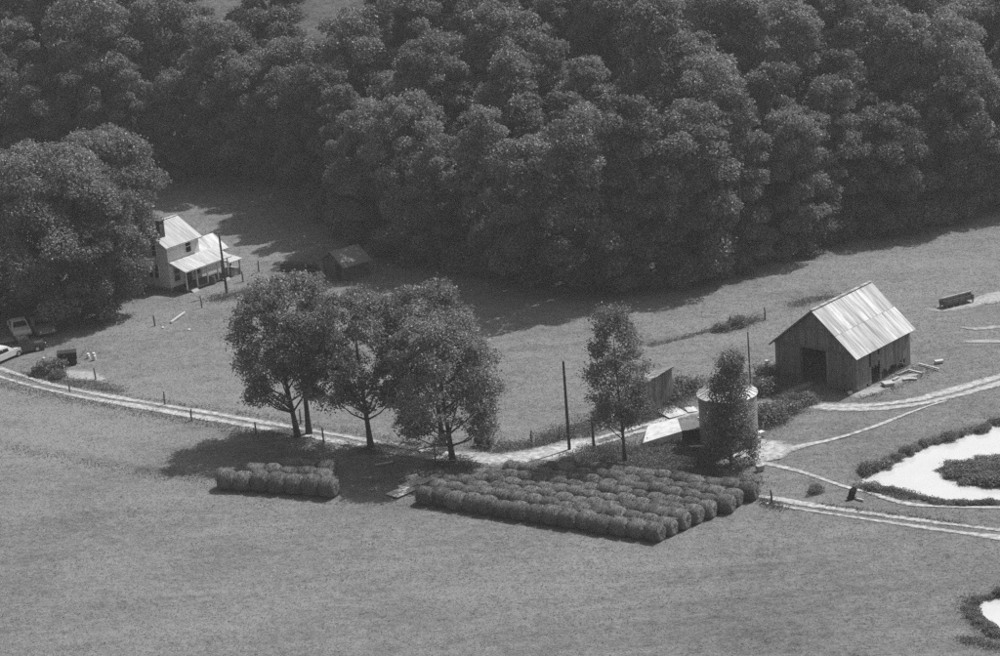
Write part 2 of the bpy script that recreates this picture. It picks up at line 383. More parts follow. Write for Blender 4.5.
def track(name, px, widths, m='track', z=.02, seed=0, do_mark=True):
    pts = [G(*p)[:2] for p in px]; L_ = smooth_line(pts); n = len(L_)
    if np.isscalar(widths): widths = [widths] * len(px)
    s = np.linspace(0, 1, n); cum = np.linspace(0, 1, len(widths)); wd = np.interp(s, cum, widths)
    g = np.random.default_rng(seed + 11)
    T = np.gradient(L_, axis=0); T /= np.linalg.norm(T, axis=1)[:, None] + 1e-9; Nn = np.stack([-T[:, 1], T[:, 0]], 1)
    acr = np.array([-1, -.75, -.4, 0, .4, .75, 1]); V = []; A = []
    for k, a in enumerate(acr):
        p = L_ + Nn * (a * wd[:, None] * .62)
        V.append(np.column_stack([p, H(p[:, 0], p[:, 1]) + .03 + z])); A.append(np.full(n, abs(a)))
    V = np.stack(V, 1); A = np.stack(A, 1); e = np.minimum(np.arange(n), np.arange(n)[::-1]) * .5
    kn = np.convolve(g.normal(size=n + 24), np.hanning(13) / 4.0, mode='same')[12:12 + n]; k2 = np.convolve(g.normal(size=n + 80), np.hanning(41) / 6.5, mode='same')[40:40 + n]
    A = A + (.22 * kn + .20 * k2)[:, None] * (.35 + A)
    A = np.maximum(A, np.clip(1 - e / 1.0, 0, 1)[:, None])
    ii = np.arange(n * 7).reshape(n, 7); FF = np.stack([ii[:-1, :-1], ii[:-1, 1:], ii[1:, 1:], ii[1:, :-1]], -1).reshape(-1, 4)
    NTR[0] += 1
    o = tag(link(name, np_mesh(name, V.reshape(-1, 3), FF, M[m], True, {'across': A.ravel()})), kind='structure')
    if do_mark:
        for p, ww in zip(L_, wd): mark(p[0], p[1], ww * .45)
    return o
up_rut = [(-60, 352), (-20, 362), (10, 372), (40, 381.5), (80, 391), (130, 400), (200, 411.5), (260, 422), (330, 434), (400, 446), (450, 454), (490, 457)]
lo_rut = [(-60, 361), (-20, 371), (10, 380), (35, 387), (80, 397), (130, 405.5), (200, 417.5), (260, 428), (330, 440.5), (400, 452.5), (450, 460), (490, 463)]
track('wheel_track', up_rut, [.8, .8, .8, .75, .9, .9, .9, .9, .95, 1.0, 1.2, 1.5], seed=1)
track('wheel_track', lo_rut, [.6, .6, .55, .7, .8, .8, .8, .85, .95, 1.1, 1.3, 1.5], seed=2)
track('farm_track', [(440, 457), (480, 460), (520, 458.5), (548, 454), (570, 447), (600, 438.5)], [1.2, 2.4, 3.6, 4.4, 3.6, 1.4], seed=3, z=.026)
track('farm_track', [(585, 442), (612, 435), (640, 427), (665, 420), (690, 413.5), (715, 408), (760, 406)], [1.8, 1.0, .9, 1.4, 2.0, 1.6, 2.0], seed=4, z=.032)
track('wheel_track', [(590, 447), (612, 441), (636, 433), (655, 430)], [.8, .7, .7, 1.2], seed=5, z=.034)
track('farm_track', [(655, 436), (680, 430), (700, 432)], [3.0, 3.4, 2.0], seed=24, z=.028)
track('wheel_track', [(755, 407), (790, 405), (815, 406.5), (845, 406.5), (880, 404.5), (915, 400), (950, 391), (985, 381), (1020, 371), (1080, 352)], [2.0, 2.2, 1.5, 1.2, 1.1, 1.2, 1.2, 1.2, 1.2, 1.2], seed=6)
track('wheel_track', [(815, 408), (845, 409.5), (880, 409), (915, 405), (950, 397.5), (985, 388), (1020, 378), (1080, 360)], [1.3, 1.0, .9, .9, .9, .9, .9, .9], seed=7, z=.03)
track('foot_path', [(742, 458), (765, 455), (800, 447), (840, 438), (880, 425), (905, 415), (930, 406), (950, 400)], [1.8, 1.4, .5, .36, .42, .45, .36, .4], seed=8, z=.038)
track('farm_track', [(735, 448), (752, 452), (772, 449), (790, 444)], [2.5, 4.2, 4.0, 1.2], seed=9, z=.042)
track('foot_path', [(742, 462), (765, 464), (800, 472), (835, 484), (852, 489), (870, 493), (888, 499), (910, 504.5), (940, 507), (1000, 508), (1080, 510)], [1.2, .7, .42, .42, .5, .75, .6, .6, .5, .32, .3], seed=10, z=.03)
track('wheel_track', [(753, 496), (775, 499), (800, 503.5), (850, 511), (900, 518), (950, 524.5), (1000, 530.5), (1090, 540)], [.7, .7, .7, .8, .85, .9, .9, .9], seed=11)
track('wheel_track', [(757, 502), (775, 505), (800, 509.5), (850, 517), (900, 524.5), (950, 531.5), (1000, 538), (1090, 549)], [.4, .5, .6, .65, .7, .75, .75, .75], seed=12)
track('wheel_track', [(505, 461), (530, 462), (556, 466), (585, 469.5), (615, 471)], [1.6, 1.1, .6, .7, .4], seed=13, z=.045)
track('bare_ground', [(926, 310), (945, 310), (965, 305.5), (985, 300.5), (1010, 295), (1050, 288)], [1.2, 2.2, 2.2, 2.6, 2.6, 2.0], 'earth', seed=14)
track('bare_ground', [(60, 371), (75, 374), (92, 377), (106, 381)], [.8, 2.0, 2.0, .8], 'earth', seed=15)
track('bare_ground', [(-20, 347), (0, 343), (15, 339), (30, 334)], [1.5, 1.8, 1.6, 1.0], 'earth', seed=16, do_mark=False)
track('bare_ground', [(775, 398), (800, 388), (815, 381)], [1.6, 1.6, 1.4], 'earth', seed=17)
track('bare_ground', [(850, 398), (880, 388), (905, 378), (925, 372)], [1.0, 2.2, 2.2, .6], 'earth', seed=18)
track('bare_ground', [(385, 494), (400, 491), (420, 484), (432, 478)], [1.0, 2.0, 1.8, .8], 'earth', seed=19)
track('bare_ground', [(958, 327), (975, 329), (1000, 327), (1020, 325)], [.4, .9, .9, .4], 'earth', seed=20)
track('bare_ground', [(960, 342), (985, 341.5), (1010, 342)], [.5, .8, .6], 'earth', seed=21)

# ------------------------------------------------------------------ foliage builders
def rand_unit(g, n):
    v = g.normal(size=(n, 3)); return v / np.linalg.norm(v, axis=1)[:, None]
def leaves(P, Nrm, size, g, asp=.62):
    n = len(P); t = np.cross(Nrm, rand_unit(g, n)); t /= np.linalg.norm(t, axis=1)[:, None] + 1e-9; b = np.cross(Nrm, t)
    s = (size * g.uniform(.6, 1.35, n))[:, None]
    bend = Nrm * s * .18
    V = np.stack([P - t * s * .5 - bend, P + b * s * asp * .5, P + t * s * .5 - bend, P - b * s * asp * .5], 1).reshape(-1, 3)
    F_ = np.arange(4 * n).reshape(n, 4); A = np.repeat(g.uniform(0, 1, n), 4)
    return V, F_, A
def crown_lobes(g, Ht, Rr, z0, nl, lr, env, lean=(0, 0)):
    C_, r_ = [], []
    for i in range(nl):
        t = (i + .5) / nl; t = t ** .85
        z = z0 + (Ht - z0) * t; er = Rr * env(t)
        a = i * 2.39996 + g.uniform(-.5, .5); q = er * g.uniform(.45, .95) ** .6 * (1 if i < nl - 1 else .1)
        rr = Rr * g.uniform(*lr) * (1 - .25 * t)
        C_.append((q * math.cos(a) * .86 + lean[0] * t, q * math.sin(a) * .86 + lean[1] * t, min(z, Ht - rr * .55))); r_.append(rr)
    return np.array(C_), np.array(r_)
def crown_mesh(name, m, g, Cc, rr, nleaf, ls, squash=.78, inner=.72, droop=-.55, asp=.62, sub=0, fuzz=.13):
    if sub:
        c2, r2 = [], []
        for c, r_ in zip(Cc, rr):
            d_ = rand_unit(g, sub); d_[:, 2] = np.abs(d_[:, 2]) * .9 - .25
            st = np.array([1, 1, squash]) * g.uniform(.75, 1.2, 3)
            for q in d_: c2.append(c + q * r_ * g.uniform(.5, .85) * st); r2.append(r_ * g.uniform(.34, .82))
        Cc, rr = np.array(c2), np.array(r2)
    w_ = rr ** 2; w_ = w_ / w_.sum(); P = []; D = []; need = nleaf; tries = 0
    while need > 0 and tries < 8:
        n = int(need * 1.7) + 50; k = g.choice(len(rr), n, p=w_); d = rand_unit(g, n); ok = d[:, 2] > droop - .45 * g.uniform(0, 1, n) ** 2
        k = k[ok]; d = d[ok]; rad = g.uniform(.35, 1.0, len(k)) ** .45 * 1.08 + .25 * (g.uniform(0, 1, len(k)) > .93)
        # ragged surface: sprays that stick out or sink in
        rad *= 1 + .16 * np.sin(d[:, 0] * 7 + k * 1.7) * np.sin(d[:, 1] * 6 + k) * np.sin(d[:, 2] * 8 + k * .6) + .05 * g.normal(size=len(k))
        p = Cc[k] + d * (rr[k] * rad)[:, None] * np.array([1, 1, squash])
        q = np.ones(len(p), bool)
        for j in range(len(rr)):
            dj = np.linalg.norm((p - Cc[j]) / np.array([1, 1, squash]), axis=1) / rr[j]
            q &= (dj > inner) | (j == k)
        p = p[q]; d = d[q]; P.append(p); D.append(d); need -= len(p); tries += 1
    P = np.concatenate(P)[:nleaf]; D = np.concatenate(D)[:nleaf]
    P = P + g.normal(size=P.shape) * fuzz * g.uniform(0, 1.6, (len(P), 1))
    Nn = D * .7 + rand_unit(g, len(P)) * .8 + np.array([0, 0, .45]); Nn /= np.linalg.norm(Nn, axis=1)[:, None]
    V, F_, A = leaves(P, Nn, ls, g, asp)
    return np_mesh(name, V, F_, m, False, {'leaf': A})
def trunk_mesh(name, m, g, Ht, rad, Cc, rr, zfork, lean=(0, 0), limbs=9, n=8):
    b = MB(); top = Ht * .82; pts = []; rads = []
    for i in range(7):
        t = i / 6; pts.append((lean[0] * t + .12 * math.sin(3 * t + rad * 9), lean[1] * t + .1 * math.cos(4 * t), -.25 + (top + .25) * t)); rads.append(rad * (1.35 if i == 0 else (1 - .82 * t)))
    b.tube(pts, rads, n)
    order = np.argsort(-rr)[:limbs]
    for j in order:
        c = Cc[j]; zs = max(zfork * .75, min(c[2] - .5 - .8 * math.hypot(c[0], c[1]), top * .8)) ; t = (zs + .25) / (top + .25)
        s0 = Vector((lean[0] * t + .12 * math.sin(3 * t + rad * 9), lean[1] * t + .1 * math.cos(4 * t), zs)); e = Vector(c)
        mid = s0.lerp(e, .5) + Vector((0, 0, -.08 * (e - s0).length)); r1 = rad * (1 - .8 * t) * .48
        b.tube([s0, mid, e], [r1, r1 * .65, r1 * .25], 6)
    return b.mesh(name, m, True)
env_round = lambda t: math.sqrt(max(.05, 1 - (abs(t - .42) / .62) ** 2.0))
env_tall = lambda t: .55 + .45 * math.sin(math.pi * min(1, t * 1.15) ** .8) if t < .87 else .45
env_wide = lambda t: math.sqrt(max(.05, 1 - (abs(t - .35) / .68) ** 2.4))
env_cone = lambda t: max(.12, 1.0 - t * .92)
def tree_kind(seed, Ht, Rr, z0, nl, lr, env, nleaf, ls, trad, leafm='leaf', zfork=None, lean=(0, 0), limbs=9, inner=.72, squash=.78, droop=-.55, asp=.62, sub=6, fuzz=.13):
    g = np.random.default_rng(seed); Cc, rr = crown_lobes(g, Ht, Rr, z0, nl, lr, env, lean)
    return (trunk_mesh('trunk', M['bark'], g, Ht, trad, Cc, rr, zfork if zfork else max(1.5, z0 * .9), lean, limbs), crown_mesh('crown', M[leafm], g, Cc, rr, nleaf, ls, squash, inner, droop, asp, sub, fuzz), Ht)
def plant_tree(kind, loc, rz, sc, name, label, cat='tree', group=None, zs=1.0):
    e = empty(name, loc, rz); e.scale = (sc, sc, sc * zs); link('trunk', kind[0], e); link('crown', kind[1], e)
    return tag(e, label, cat, group)
_t = ['first', 'second', 'third', 'fourth', 'fifth', 'sixth', 'seventh', 'eighth', 'ninth']
ORD = ['first', 'second', 'third', 'fourth', 'fifth', 'sixth', 'seventh', 'eighth', 'ninth', 'tenth', 'eleventh', 'twelfth', 'thirteenth', 'fourteenth', 'fifteenth', 'sixteenth', 'seventeenth',
       'eighteenth', 'nineteenth', 'twentieth'] + ['twenty-' + q for q in ('first', 'second', 'third', 'fourth', 'fifth', 'sixth', 'seventh', 'eighth', 'ninth')] + ['thirtieth'] + ['thirty-' + q for q in ('first', 'second', 'third', 'fourth', 'fifth', 'sixth', 'seventh', 'eighth', 'ninth')] + ['fortieth'] + ['forty-' + q for q in ('first', 'second', 'third', 'fourth', 'fifth', 'sixth', 'seventh', 'eighth', 'ninth')]

for _a, _b in (('fifty', 'fiftieth'), ('sixty', 'sixtieth'), ('seventy', 'seventieth'), ('eighty', 'eightieth'), ('ninety', 'ninetieth')): ORD += [_b] + [_a + '-' + q for q in _t]
# ------------------------------------------------------------------ the wood
FK = []
for i in range(4): FK.append(tree_kind(100 + i, 17 + i, 5.4 + .3 * i, 2.2, 34, (.24, .38), env_round, 26000, .34, .30))
for i in range(3): FK.append(tree_kind(120 + i, 19 + i, 4.6, 2.0, 36, (.26, .40), env_tall, 25000, .33, .28))
FK.append(tree_kind(131, 16, 6.6, 2.6, 36, (.22, .34), env_wide, 27000, .35, .34))
FK.append(tree_kind(132, 18, 5.6, 2.0, 32, (.25, .38), env_round, 22000, .38, .30, 'leaf_pale'))
PINE = tree_kind(140, 22, 4.8, 2.5, 44, (.16, .26), env_cone, 13000, .36, .26, 'leaf', squash=.34, asp=.3)
spots = []
g = np.random.default_rng(5)
# front line
acc = 0; prev = None; fr = []
for (a, b) in zip(edge_w[:-1], edge_w[1:]):
    L_ = np.linalg.norm(b - a); k = 0.0
    while acc < L_:
        p = a + (b - a) * acc / L_; fr.append(p); acc += g.uniform(5.2, 7.4)
    acc -= L_
front = []
for p in fr:
    q = proj((p[0], p[1], 0))
    if -90 < q[0] < 1080: front.append((p[0] + g.uniform(-.8, .8), p[1] + g.uniform(1.5, 4.0)))
back = []
row = 0; y_off = 9.0
while y_off < 118:
    x = -115 + (row % 2) * 3.6
    while x < 120:
        xx = x + g.uniform(-1.8, 1.8); yy = float(edge_smooth(xx)) + y_off + g.uniform(-1.8, 1.8)
        if yy > edge_y(xx) + 6.0 and yy > edge_y(xx - 4) + 3 and yy > edge_y(xx + 4) + 3:
            z = float(H(xx, yy)); t_ = proj((xx, yy, z + 17)); b_ = proj((xx, yy, z))
            if -70 < t_[0] < 1070 and b_[1] > -25 and t_[1] > -140:
                back.append((xx, yy))
        x += 7.3
    y_off += 6.6; row += 1
def in_clearing(x, y, z, hgt):
    t = proj((x, y, z + hgt)); b = proj((x, y, z))
    for (cx, cy, rx) in ((232, 2, 46), (345, 0, 52)):
        if abs(b[0] - cx) < rx and t[1] < 8: return True
    return False
front.sort(key=lambda p: proj((p[0], p[1], 8))[0])
for i, (x, y) in enumerate(front):
    k = FK[int(g.integers(0, 8))]; z = float(H(x, y)); sc = g.uniform(.74, 1.0)
    px = proj((x, y, z))[0]
    if 300 < px < 420: sc *= .9
    plant_tree(k, (x, y, z - .1), g.uniform(0, 6.28), sc, 'broadleaf_tree', 'leafy tree on the front edge of the wood, %s from the left' % ORD[i], 'tree', 'trees along the front edge of the wood', g.uniform(.95, 1.1))
nb = 0
pine_at = G(745, 100); seen = {}
back.sort(key=lambda p: proj((p[0], p[1], float(H(*p)) + 14))[0])
for (x, y) in back:
    z = float(H(x, y)); sc = g.uniform(.78, 1.12); ki = int(g.integers(0, len(FK))); k = FK[ki]; hgt = k[2] * sc
    if in_clearing(x, y, z, hgt): continue
    px, py = proj((x, y, z + hgt * .8)); d = y - float(edge_smooth(x))
    side = 'behind the farmhouse' if px < 290 else ('behind the lane trees' if px < 540 else ('behind the slim tree' if px < 740 else 'above the barn'))
    dep = 'just inside the wood' if d < 22 else ('midway up the wood' if d < 48 else 'high in the wood')
    kind = ['round-topped', 'round-topped', 'round-topped', 'round-topped', 'tall narrow', 'tall narrow', 'tall narrow', 'broad spreading', 'pale-leaved'][ki]
    lab = '%s tree %s %s' % (kind, dep, side); seen[lab] = seen.get(lab, 0) + 1
    plant_tree(k, (x, y, z - .1), g.uniform(0, 6.28), sc, 'broadleaf_tree', lab + ', %s from the left' % ORD[seen[lab] - 1], 'tree', 'trees ' + dep + ' ' + side, g.uniform(.92, 1.12)); nb += 1
pz = float(H(pine_at[0], 306)); plant_tree(PINE, (33, 306, float(H(33, 306))), .5, 1.0, 'pine_tree', 'tall pine with tiered branches rising above the broadleaf wood near the top', 'tree')

# big trees by the house
BIG = [tree_kind(201, 18.5, 8.4, 1.4, 66, (.20, .31), env_wide, 52000, .32, .50, sub=5), tree_kind(202, 17.5, 6.8, 1.5, 56, (.22, .33), env_round, 40000, .32, .42, sub=5)]
def at_tree(kind, px, py, rz, sc, name, label, **k): return plant_tree(kind, G(px, py), rz, sc, name, label, **k)
at_tree(BIG[0], 62, 316, .4, .98, 'shade_tree', 'huge dark spreading shade tree nearest the parked cars, left of the house')
at_tree(BIG[1], 116, 288, 2.1, 1.0, 'shade_tree', 'big shade tree whose boughs reach over the farmhouse roof')
at_tree(BIG[1], 8, 300, 4.1, .92, 'shade_tree', 'big shade tree cut by the left edge of the photo')
at_tree(BIG[0], -55, 322, 2.4, .8, 'shade_tree', 'shade tree mostly outside the left edge, behind the pale wagon')
at_tree(BIG[1], 101, 316, 5.2, .84, 'shade_tree', 'smaller shade tree filling the gap between the two biggest, above the yard')
# lane trees
def lane_kind(seed, Ht, Rr, z0, lean, leafm='leaf_pale', nl=84, nleaf=22000, ls=.25, trad=.26, lr=(.13, .25), env=env_round):
    return tree_kind(seed, Ht, Rr, z0, nl, lr, env, nleaf, ls, trad, leafm, zfork=z0 * .8, lean=lean, limbs=18, inner=.62, squash=.7, droop=-.7, sub=5, fuzz=.24)
def at2(k, px, py, label, rz=0.0): return plant_tree(k, G(px, py), rz, 1.0, 'lane_tree', label, 'tree', None)
at2(lane_kind(301, 14.4, 5.4, 3.8, (-.9, .3), 'leaf_pale'), 297, 437, 'leafy lane tree with dark trunk, leftmost of the group beside the two-track lane')
at2(lane_kind(302, 14.6, 4.4, 5.2, (.3, .8), 'leaf_pale', 70, 17500), 308, 434, 'tall lane tree close behind the leftmost trunk, slightly right of it')
at2(lane_kind(303, 14.2, 4.8, 4.3, (-.2, .2)), 370, 448, 'middle lane tree standing alone with a straight bare lower trunk')
at2(lane_kind(304, 13.0, 5.7, 2.4, (-.3, .2), 'leaf_pale', 100, 28000), 452, 462, 'broad bushy lane tree nearest the block of hay bales')
at2(lane_kind(305, 14.4, 4.6, 5.2, (-.2, .6), 'leaf_dark', 70, 17500), 442, 444, 'darker lane tree showing behind the broad bushy one')
at2(lane_kind(306, 13.8, 3.0, 3.6, (-.1, .2), 'leaf_pale', 80, 13500, .22, .16, (.17, .32), env_tall), 624, 464, 'slim tall open-crowned tree beside the narrow wooden shed')
at2(lane_kind(307, 9.8, 2.7, .6, (.5, .3), 'leaf_dark', 76, 14500, .21, .14, (.2, .34), lambda t: max(.3, 1.0 - t * .72)), 730, 465, 'dark viny tree covering the front of the round grain bin')

# ------------------------------------------------------------------ farmhouse
def roof_sheets(parent, A, B, Cc, D, n, tiers, m, th=.025, ribs=3, seed=1, lap=.05):
    """A->B along the eave, D->C along the ridge (A,D at the same gable); sheets are separate pieces"""
    g_ = random.Random(seed); A, B, Cc, D = map(Vector, (A, B, Cc, D)); nn = (B - A).cross(D - A).normalized()
    if nn.z < 0: nn = -nn
    for t in range(tiers):
        for i in range(n):
            u0_, u1_ = i / n, (i + 1) / n; v0, v1 = t / tiers, (t + 1) / tiers
            f = lambda u, v: A.lerp(B, u).lerp(D.lerp(Cc, u), v)
            o_ = nn * (.02 + .006 * (i % 2) + .02 * t + g_.uniform(0, .012)); mb = MB(); cols = ribs * 2 + 1; vs = []
            w0 = (v0 - lap / tiers) if t else v0
            for vv in (w0, v1):
                for c in range(cols):
                    u = u0_ + (u1_ - u0_) * (c / (cols - 1)) * .995
                    vs.append(f(u, vv) + o_ + nn * (.018 if c % 2 else 0))
            fs = [(c, c + 1, cols + c + 1, cols + c) for c in range(cols - 1)]
            mb.add(vs, fs)
            o = mb.build('roof_sheet', m, parent)
def window(parent, c, wd, h, normal, m=M['trim']):
    """c centre on the wall; normal is 2-D outward"""
    n_ = Vector((normal[0], normal[1], 0)); t = Vector((-n_.y, n_.x, 0)); c = Vector(c); up = Vector((0, 0, 1))
    f = MB()
    for s in (-1, 1): f.bar(c + t * s * wd / 2 - up * h / 2 + n_ * .03, c + t * s * wd / 2 + up * h / 2 + n_ * .03, .1, .1)
    for s in (-1, 0, 1): f.bar(c - t * (wd / 2 - .05) + up * s * h / 2 + n_ * .03, c + t * (wd / 2 - .05) + up * s * h / 2 + n_ * .03, .1 if s else .05, .08)
    fr = f.build('window', m, parent)
    p = MB(); a, b = c - t * wd / 2, c + t * wd / 2
    p.add([a - up * h / 2 + n_ * .012, b - up * h / 2 + n_ * .012, b + up * h / 2 + n_ * .012, a + up * h / 2 + n_ * .012], [(0, 1, 2, 3)])
    p.build('pane', M['glass'], fr)
    return fr
hc = G(171.5, 291)
d2 = Vector((.675, .738, 0))                         # along the ridge, away from the gable that faces the camera-left
ang = math.atan2(d2.y, d2.x)
house = empty('farmhouse', hc, ang)                # local x = along the ridge, local y = towards camera-left (across the gable)
tag(house, 'white two-storey farmhouse with tin roof and long open porch', 'house')
LH, WH, EH, RH = 4.6, 7.0, 4.95, 1.75
b = MB(); b.prism([(0, 0), (WH, 0), (WH, EH), (WH / 2, EH + RH), (0, EH)], 0, LH)
for i, v in enumerate(b.v): b.v[i] = (v[1], v[0], v[2])
wl = b.build('wall', M['white'], house)
b = MB(); b.box((LH / 2, WH / 2, .05), (LH + .12, WH + .12, .5)); b.build('foundation', M['stone'], house)
ov = .35; sl_ = RH / (WH / 2)
rf = MB()
for s in (0, 1):
    y0 = -ov if s == 0 else WH + ov; z0 = EH - ov * sl_
    rf.add([(-ov, y0, z0), (LH + ov, y0, z0), (LH + ov, WH / 2, EH + RH), (-ov, WH / 2, EH + RH), (-ov, y0, z0 + .1), (LH + ov, y0, z0 + .1), (LH + ov, WH / 2, EH + RH + .1), (-ov, WH / 2, EH + RH + .1)],
           [(0, 1, 2, 3), (4, 5, 6, 7), (0, 1, 5, 4), (1, 2, 6, 5), (3, 0, 4, 7)])
roof = rf.build('roof', M['trim'], house)
for s in (0, 1):
    y0 = -ov if s == 0 else WH + ov; z0 = EH - ov * sl_ + .1
    roof_sheets(roof, (-ov, y0, z0), (LH + ov, y0, z0), (LH + ov, WH / 2, EH + RH + .1), (-ov, WH / 2, EH + RH + .1), 9, 1, M['tin_house'], seed=3 + s)
b = MB(); b.bar((-ov, WH / 2, EH + RH + .15), (LH + ov, WH / 2, EH + RH + .15), .3, .06); b.build('ridge_cap', M['tin_pale'], roof)
b = MB(); b.box((.75, 1.5, EH + RH - .35), (.62, .62, 2.3)); b.box((.75, 1.5, EH + RH + .84), (.78, .78, .14)); b.build('chimney', M['brick'], roof)
window(wl, (3.0, 0, 4.25), .85, 1.35, (0, -1))
window(wl, (1.0, 0, 1.6), .9, 1.5, (0, -1)); window(wl, (3.9, 0, 1.6), .9, 1.5, (0, -1))
for y in (2.05, 3.0): window(wl, (0, y, 1.9), .8, 1.6, (-1, 0))
for y in (2.1, 5.2): window(wl, (0, y, 4.3), .8, 1.4, (-1, 0))
dr = MB(); dr.box((2.6, -.03, 1.25), (.95, .08, 2.05)); dd_ = dr.build('door', M['board_dark'], wl)
b = MB(); b.box((2.95, -.09, 1.25), (.06, .06, .06)); b.build('handle', M['chrome'], dd_)
# one-storey rear wing
wg = MB(); wg.prism([(0.6, 0), (4.8, 0), (4.8, 2.5), (2.7, 3.7), (0.6, 2.5)], LH + .01, LH + 4.2)
for i, v in enumerate(wg.v): wg.v[i] = (v[1], v[0], v[2])
wing = wg.build('rear_wing', M['white'], house)
b = MB()
for s in (0, 1):
    y0 = .3 if s == 0 else 5.1
    b.add([(LH + .02, y0, 2.36), (LH + 4.5, y0, 2.36), (LH + 4.5, 2.7, 3.74), (LH + .02, 2.7, 3.74), (LH + .02, y0, 2.42), (LH + 4.5, y0, 2.42), (LH + 4.5, 2.7, 3.80), (LH + .02, 2.7, 3.80)], [(0, 1, 2, 3), (4, 5, 6, 7), (0, 1, 5, 4), (1, 2, 6, 5), (3, 0, 4, 7)])
b.build('wing_roof', M['tin'], wing)
# porch along the sunny side
PD, PX0, PX1 = 2.3, .3, 6.6
po = MB(); po.box(((PX0 + PX1) / 2, -PD / 2 - .02, .25), (PX1 - PX0, PD, .16))
for x in np.linspace(PX0 + .2, PX1 - .2, 5): po.box((x, -PD + .25, .02), (.3, .3, .4))
porch = po.build('porch', M['board_dark'], house)
for x in np.linspace(PX0 + .12, PX1 - .12, 5):
    b = MB(); b.box((x, -PD + .12, 1.35), (.12, .12, 2.04)); b.build('porch_post', M['trim'], porch)
b = MB(); b.add([(PX0 - .25, -PD - .3, 2.36), (PX1 + .25, -PD - .3, 2.36), (PX1 + .25, -.02, 3.1), (PX0 - .25, -.02, 3.1), (PX0 - .25, -PD - .3, 2.44), (PX1 + .25, -PD - .3, 2.44), (PX1 + .25, -.02, 3.18), (PX0 - .25, -.02, 3.18)],
         [(0, 1, 2, 3), (4, 5, 6, 7), (0, 1, 5, 4), (1, 2, 6, 5), (2, 3, 7, 6), (3, 0, 4, 7)])
pr = b.build('porch_roof', M['trim'], house)
roof_sheets(pr, (PX0 - .25, -PD - .3, 2.44), (PX1 + .25, -PD - .3, 2.44), (PX1 + .25, -.02, 3.18), (PX0 - .25, -.02, 3.18), 11, 1, M['tin_pale'], seed=9)
for x in (PX1 - .8, 1.2): b = MB(); b.bar((x, -PD - .05, .2), (x, -PD - .5, -.1), .9, .12); b.build('step', M['stone'], porch)
# well house beside the porch
we = empty('well_shelter', G(231.5, 275), ang); tag(we, 'small pale-roofed well shelter just past the right end of the porch', 'shelter')
b = MB(); b.box((0, 0, .35), (1.3, 1.3, .9)); b.build('curb', M['stone'], we)
for sx in (-1, 1):
    for sy in (-1, 1): q = MB(); q.box((sx * .7, sy * .7, .85), (.09, .09, 1.9)); q.build('post', M['board_dark'], we)
b = MB(); b.box((0, 0, 1.86), (2.0, 2.0, .1), tilt=(.1, 0)); b.build('shelter_roof', M['tin_pale'], we)
# barrels and a bench on the house end
def barrel(px, py, label, m, h=.9, r=.32, name='barrel', zoff=0):
    e = empty(name, G(px, py)); tag(e, label, 'barrel'); b = MB(); k = 8
    b.tube([(0, 0, h * i / k) for i in range(k + 1)], [r * (1 + .10 * math.sin(math.pi * i / k)) for i in range(k + 1)], 14); b.build('body', m, e, smooth=False)
    for z in (.2, .8):
        q = MB(); q.tube([(0, 0, h * z - .02), (0, 0, h * z + .02)], r * 1.105, 14); q.build('hoop', M['rust'], e)
barrel(213, 284, 'small rain barrel standing by the porch steps', M['board_dark'])

# ------------------------------------------------------------------ barn
bc = G(856, 393.5)
ux = Vector((.80, -.60, 0)); ua = .831   # local x: along the ridge away from the door gable; local y: to the left across the gable
barn = empty('barn', bc, ua); tag(barn, 'weathered board barn with streaked tin roof and open front bay', 'barn')
LB, WB, EB, RB = 9.05, 8.6, 3.65, 3.5
gr = random.Random(4)
def frame_mesh(items, name):
    b = MB()
    for a, c, wd in items: b.bar(a, c, wd)
    return b.build(name, M['board_dark'], barn)
fw = frame_mesh([((.16, .12, 0), (.16, .12, EB), .18), ((.16, WB - .12, 0), (.16, WB - .12, EB), .18), ((.16, 2.9, 0), (.16, 2.9, EB), .18), ((.16, 5.9, 0), (.16, 5.9, EB), .18),
                 ((.16, .2, EB - .05), (.16, WB - .2, EB - .05), .16), ((.16, WB / 2, EB + .1), (.16, WB / 2, EB + RB - .3), .16), ((.16, WB * .22, EB + RB * .42), (.16, WB * .78, EB + RB * .42), .14)], 'front_wall')
BW = .28
def board(parent, p, wd, h, z0, axis_, thick=.03, m=None, lean=0.0):
    b = MB()
    if axis_ == 'y': b.box((p[0], p[1], z0 + h / 2), (thick, wd, h), tilt=(lean, 0))
    else: b.box((p[0], p[1], z0 + h / 2), (wd, thick, h), tilt=(0, lean))
    return b.build('board', m or M['board'], parent)
def gz(y): return EB + RB * (1 - abs(y - WB / 2) / (WB / 2))
y = BW / 2
while y < WB - .05:
    off = gr.uniform(-.008, .008)
    if not (2.95 < y < 5.85): board(fw, (-.02 + off, y), BW - .018, EB - .12 + gr.uniform(-.06, .03), gr.uniform(.02, .12), 'y', lean=gr.uniform(-.004, .004))
    # gable boards above the tie beam
    b = MB(); za, zb = gz(y - BW / 2 + .01) - .12, gz(y + BW / 2 - .01) - .12; x = -.055 + off; zz = EB - .03
    if min(za, zb) > zz + .05:
        b.add([(x, y - BW / 2 + .01, zz), (x, y + BW / 2 - .01, zz), (x, y + BW / 2 - .01, zb), (x, y - BW / 2 + .01, za), (x + .025, y - BW / 2 + .01, zz), (x + .025, y + BW / 2 - .01, zz), (x + .025, y + BW / 2 - .01, zb), (x + .025, y - BW / 2 + .01, za)],
              [(0, 1, 2, 3), (4, 7, 6, 5), (0, 4, 5, 1), (1, 5, 6, 2), (2, 6, 7, 3), (3, 7, 4, 0)]); b.build('board', M['board'], fw)
    y += BW
b = MB(); b.box((-.09, WB / 2, EB - .02), (.04, WB, .16)); b.build('trim_board', M['board'], fw)
b = MB(); b.box((-.085, WB / 2, EB + RB * .52), (.03, WB * .44, .12)); b.build('trim_board', M['board'], fw)
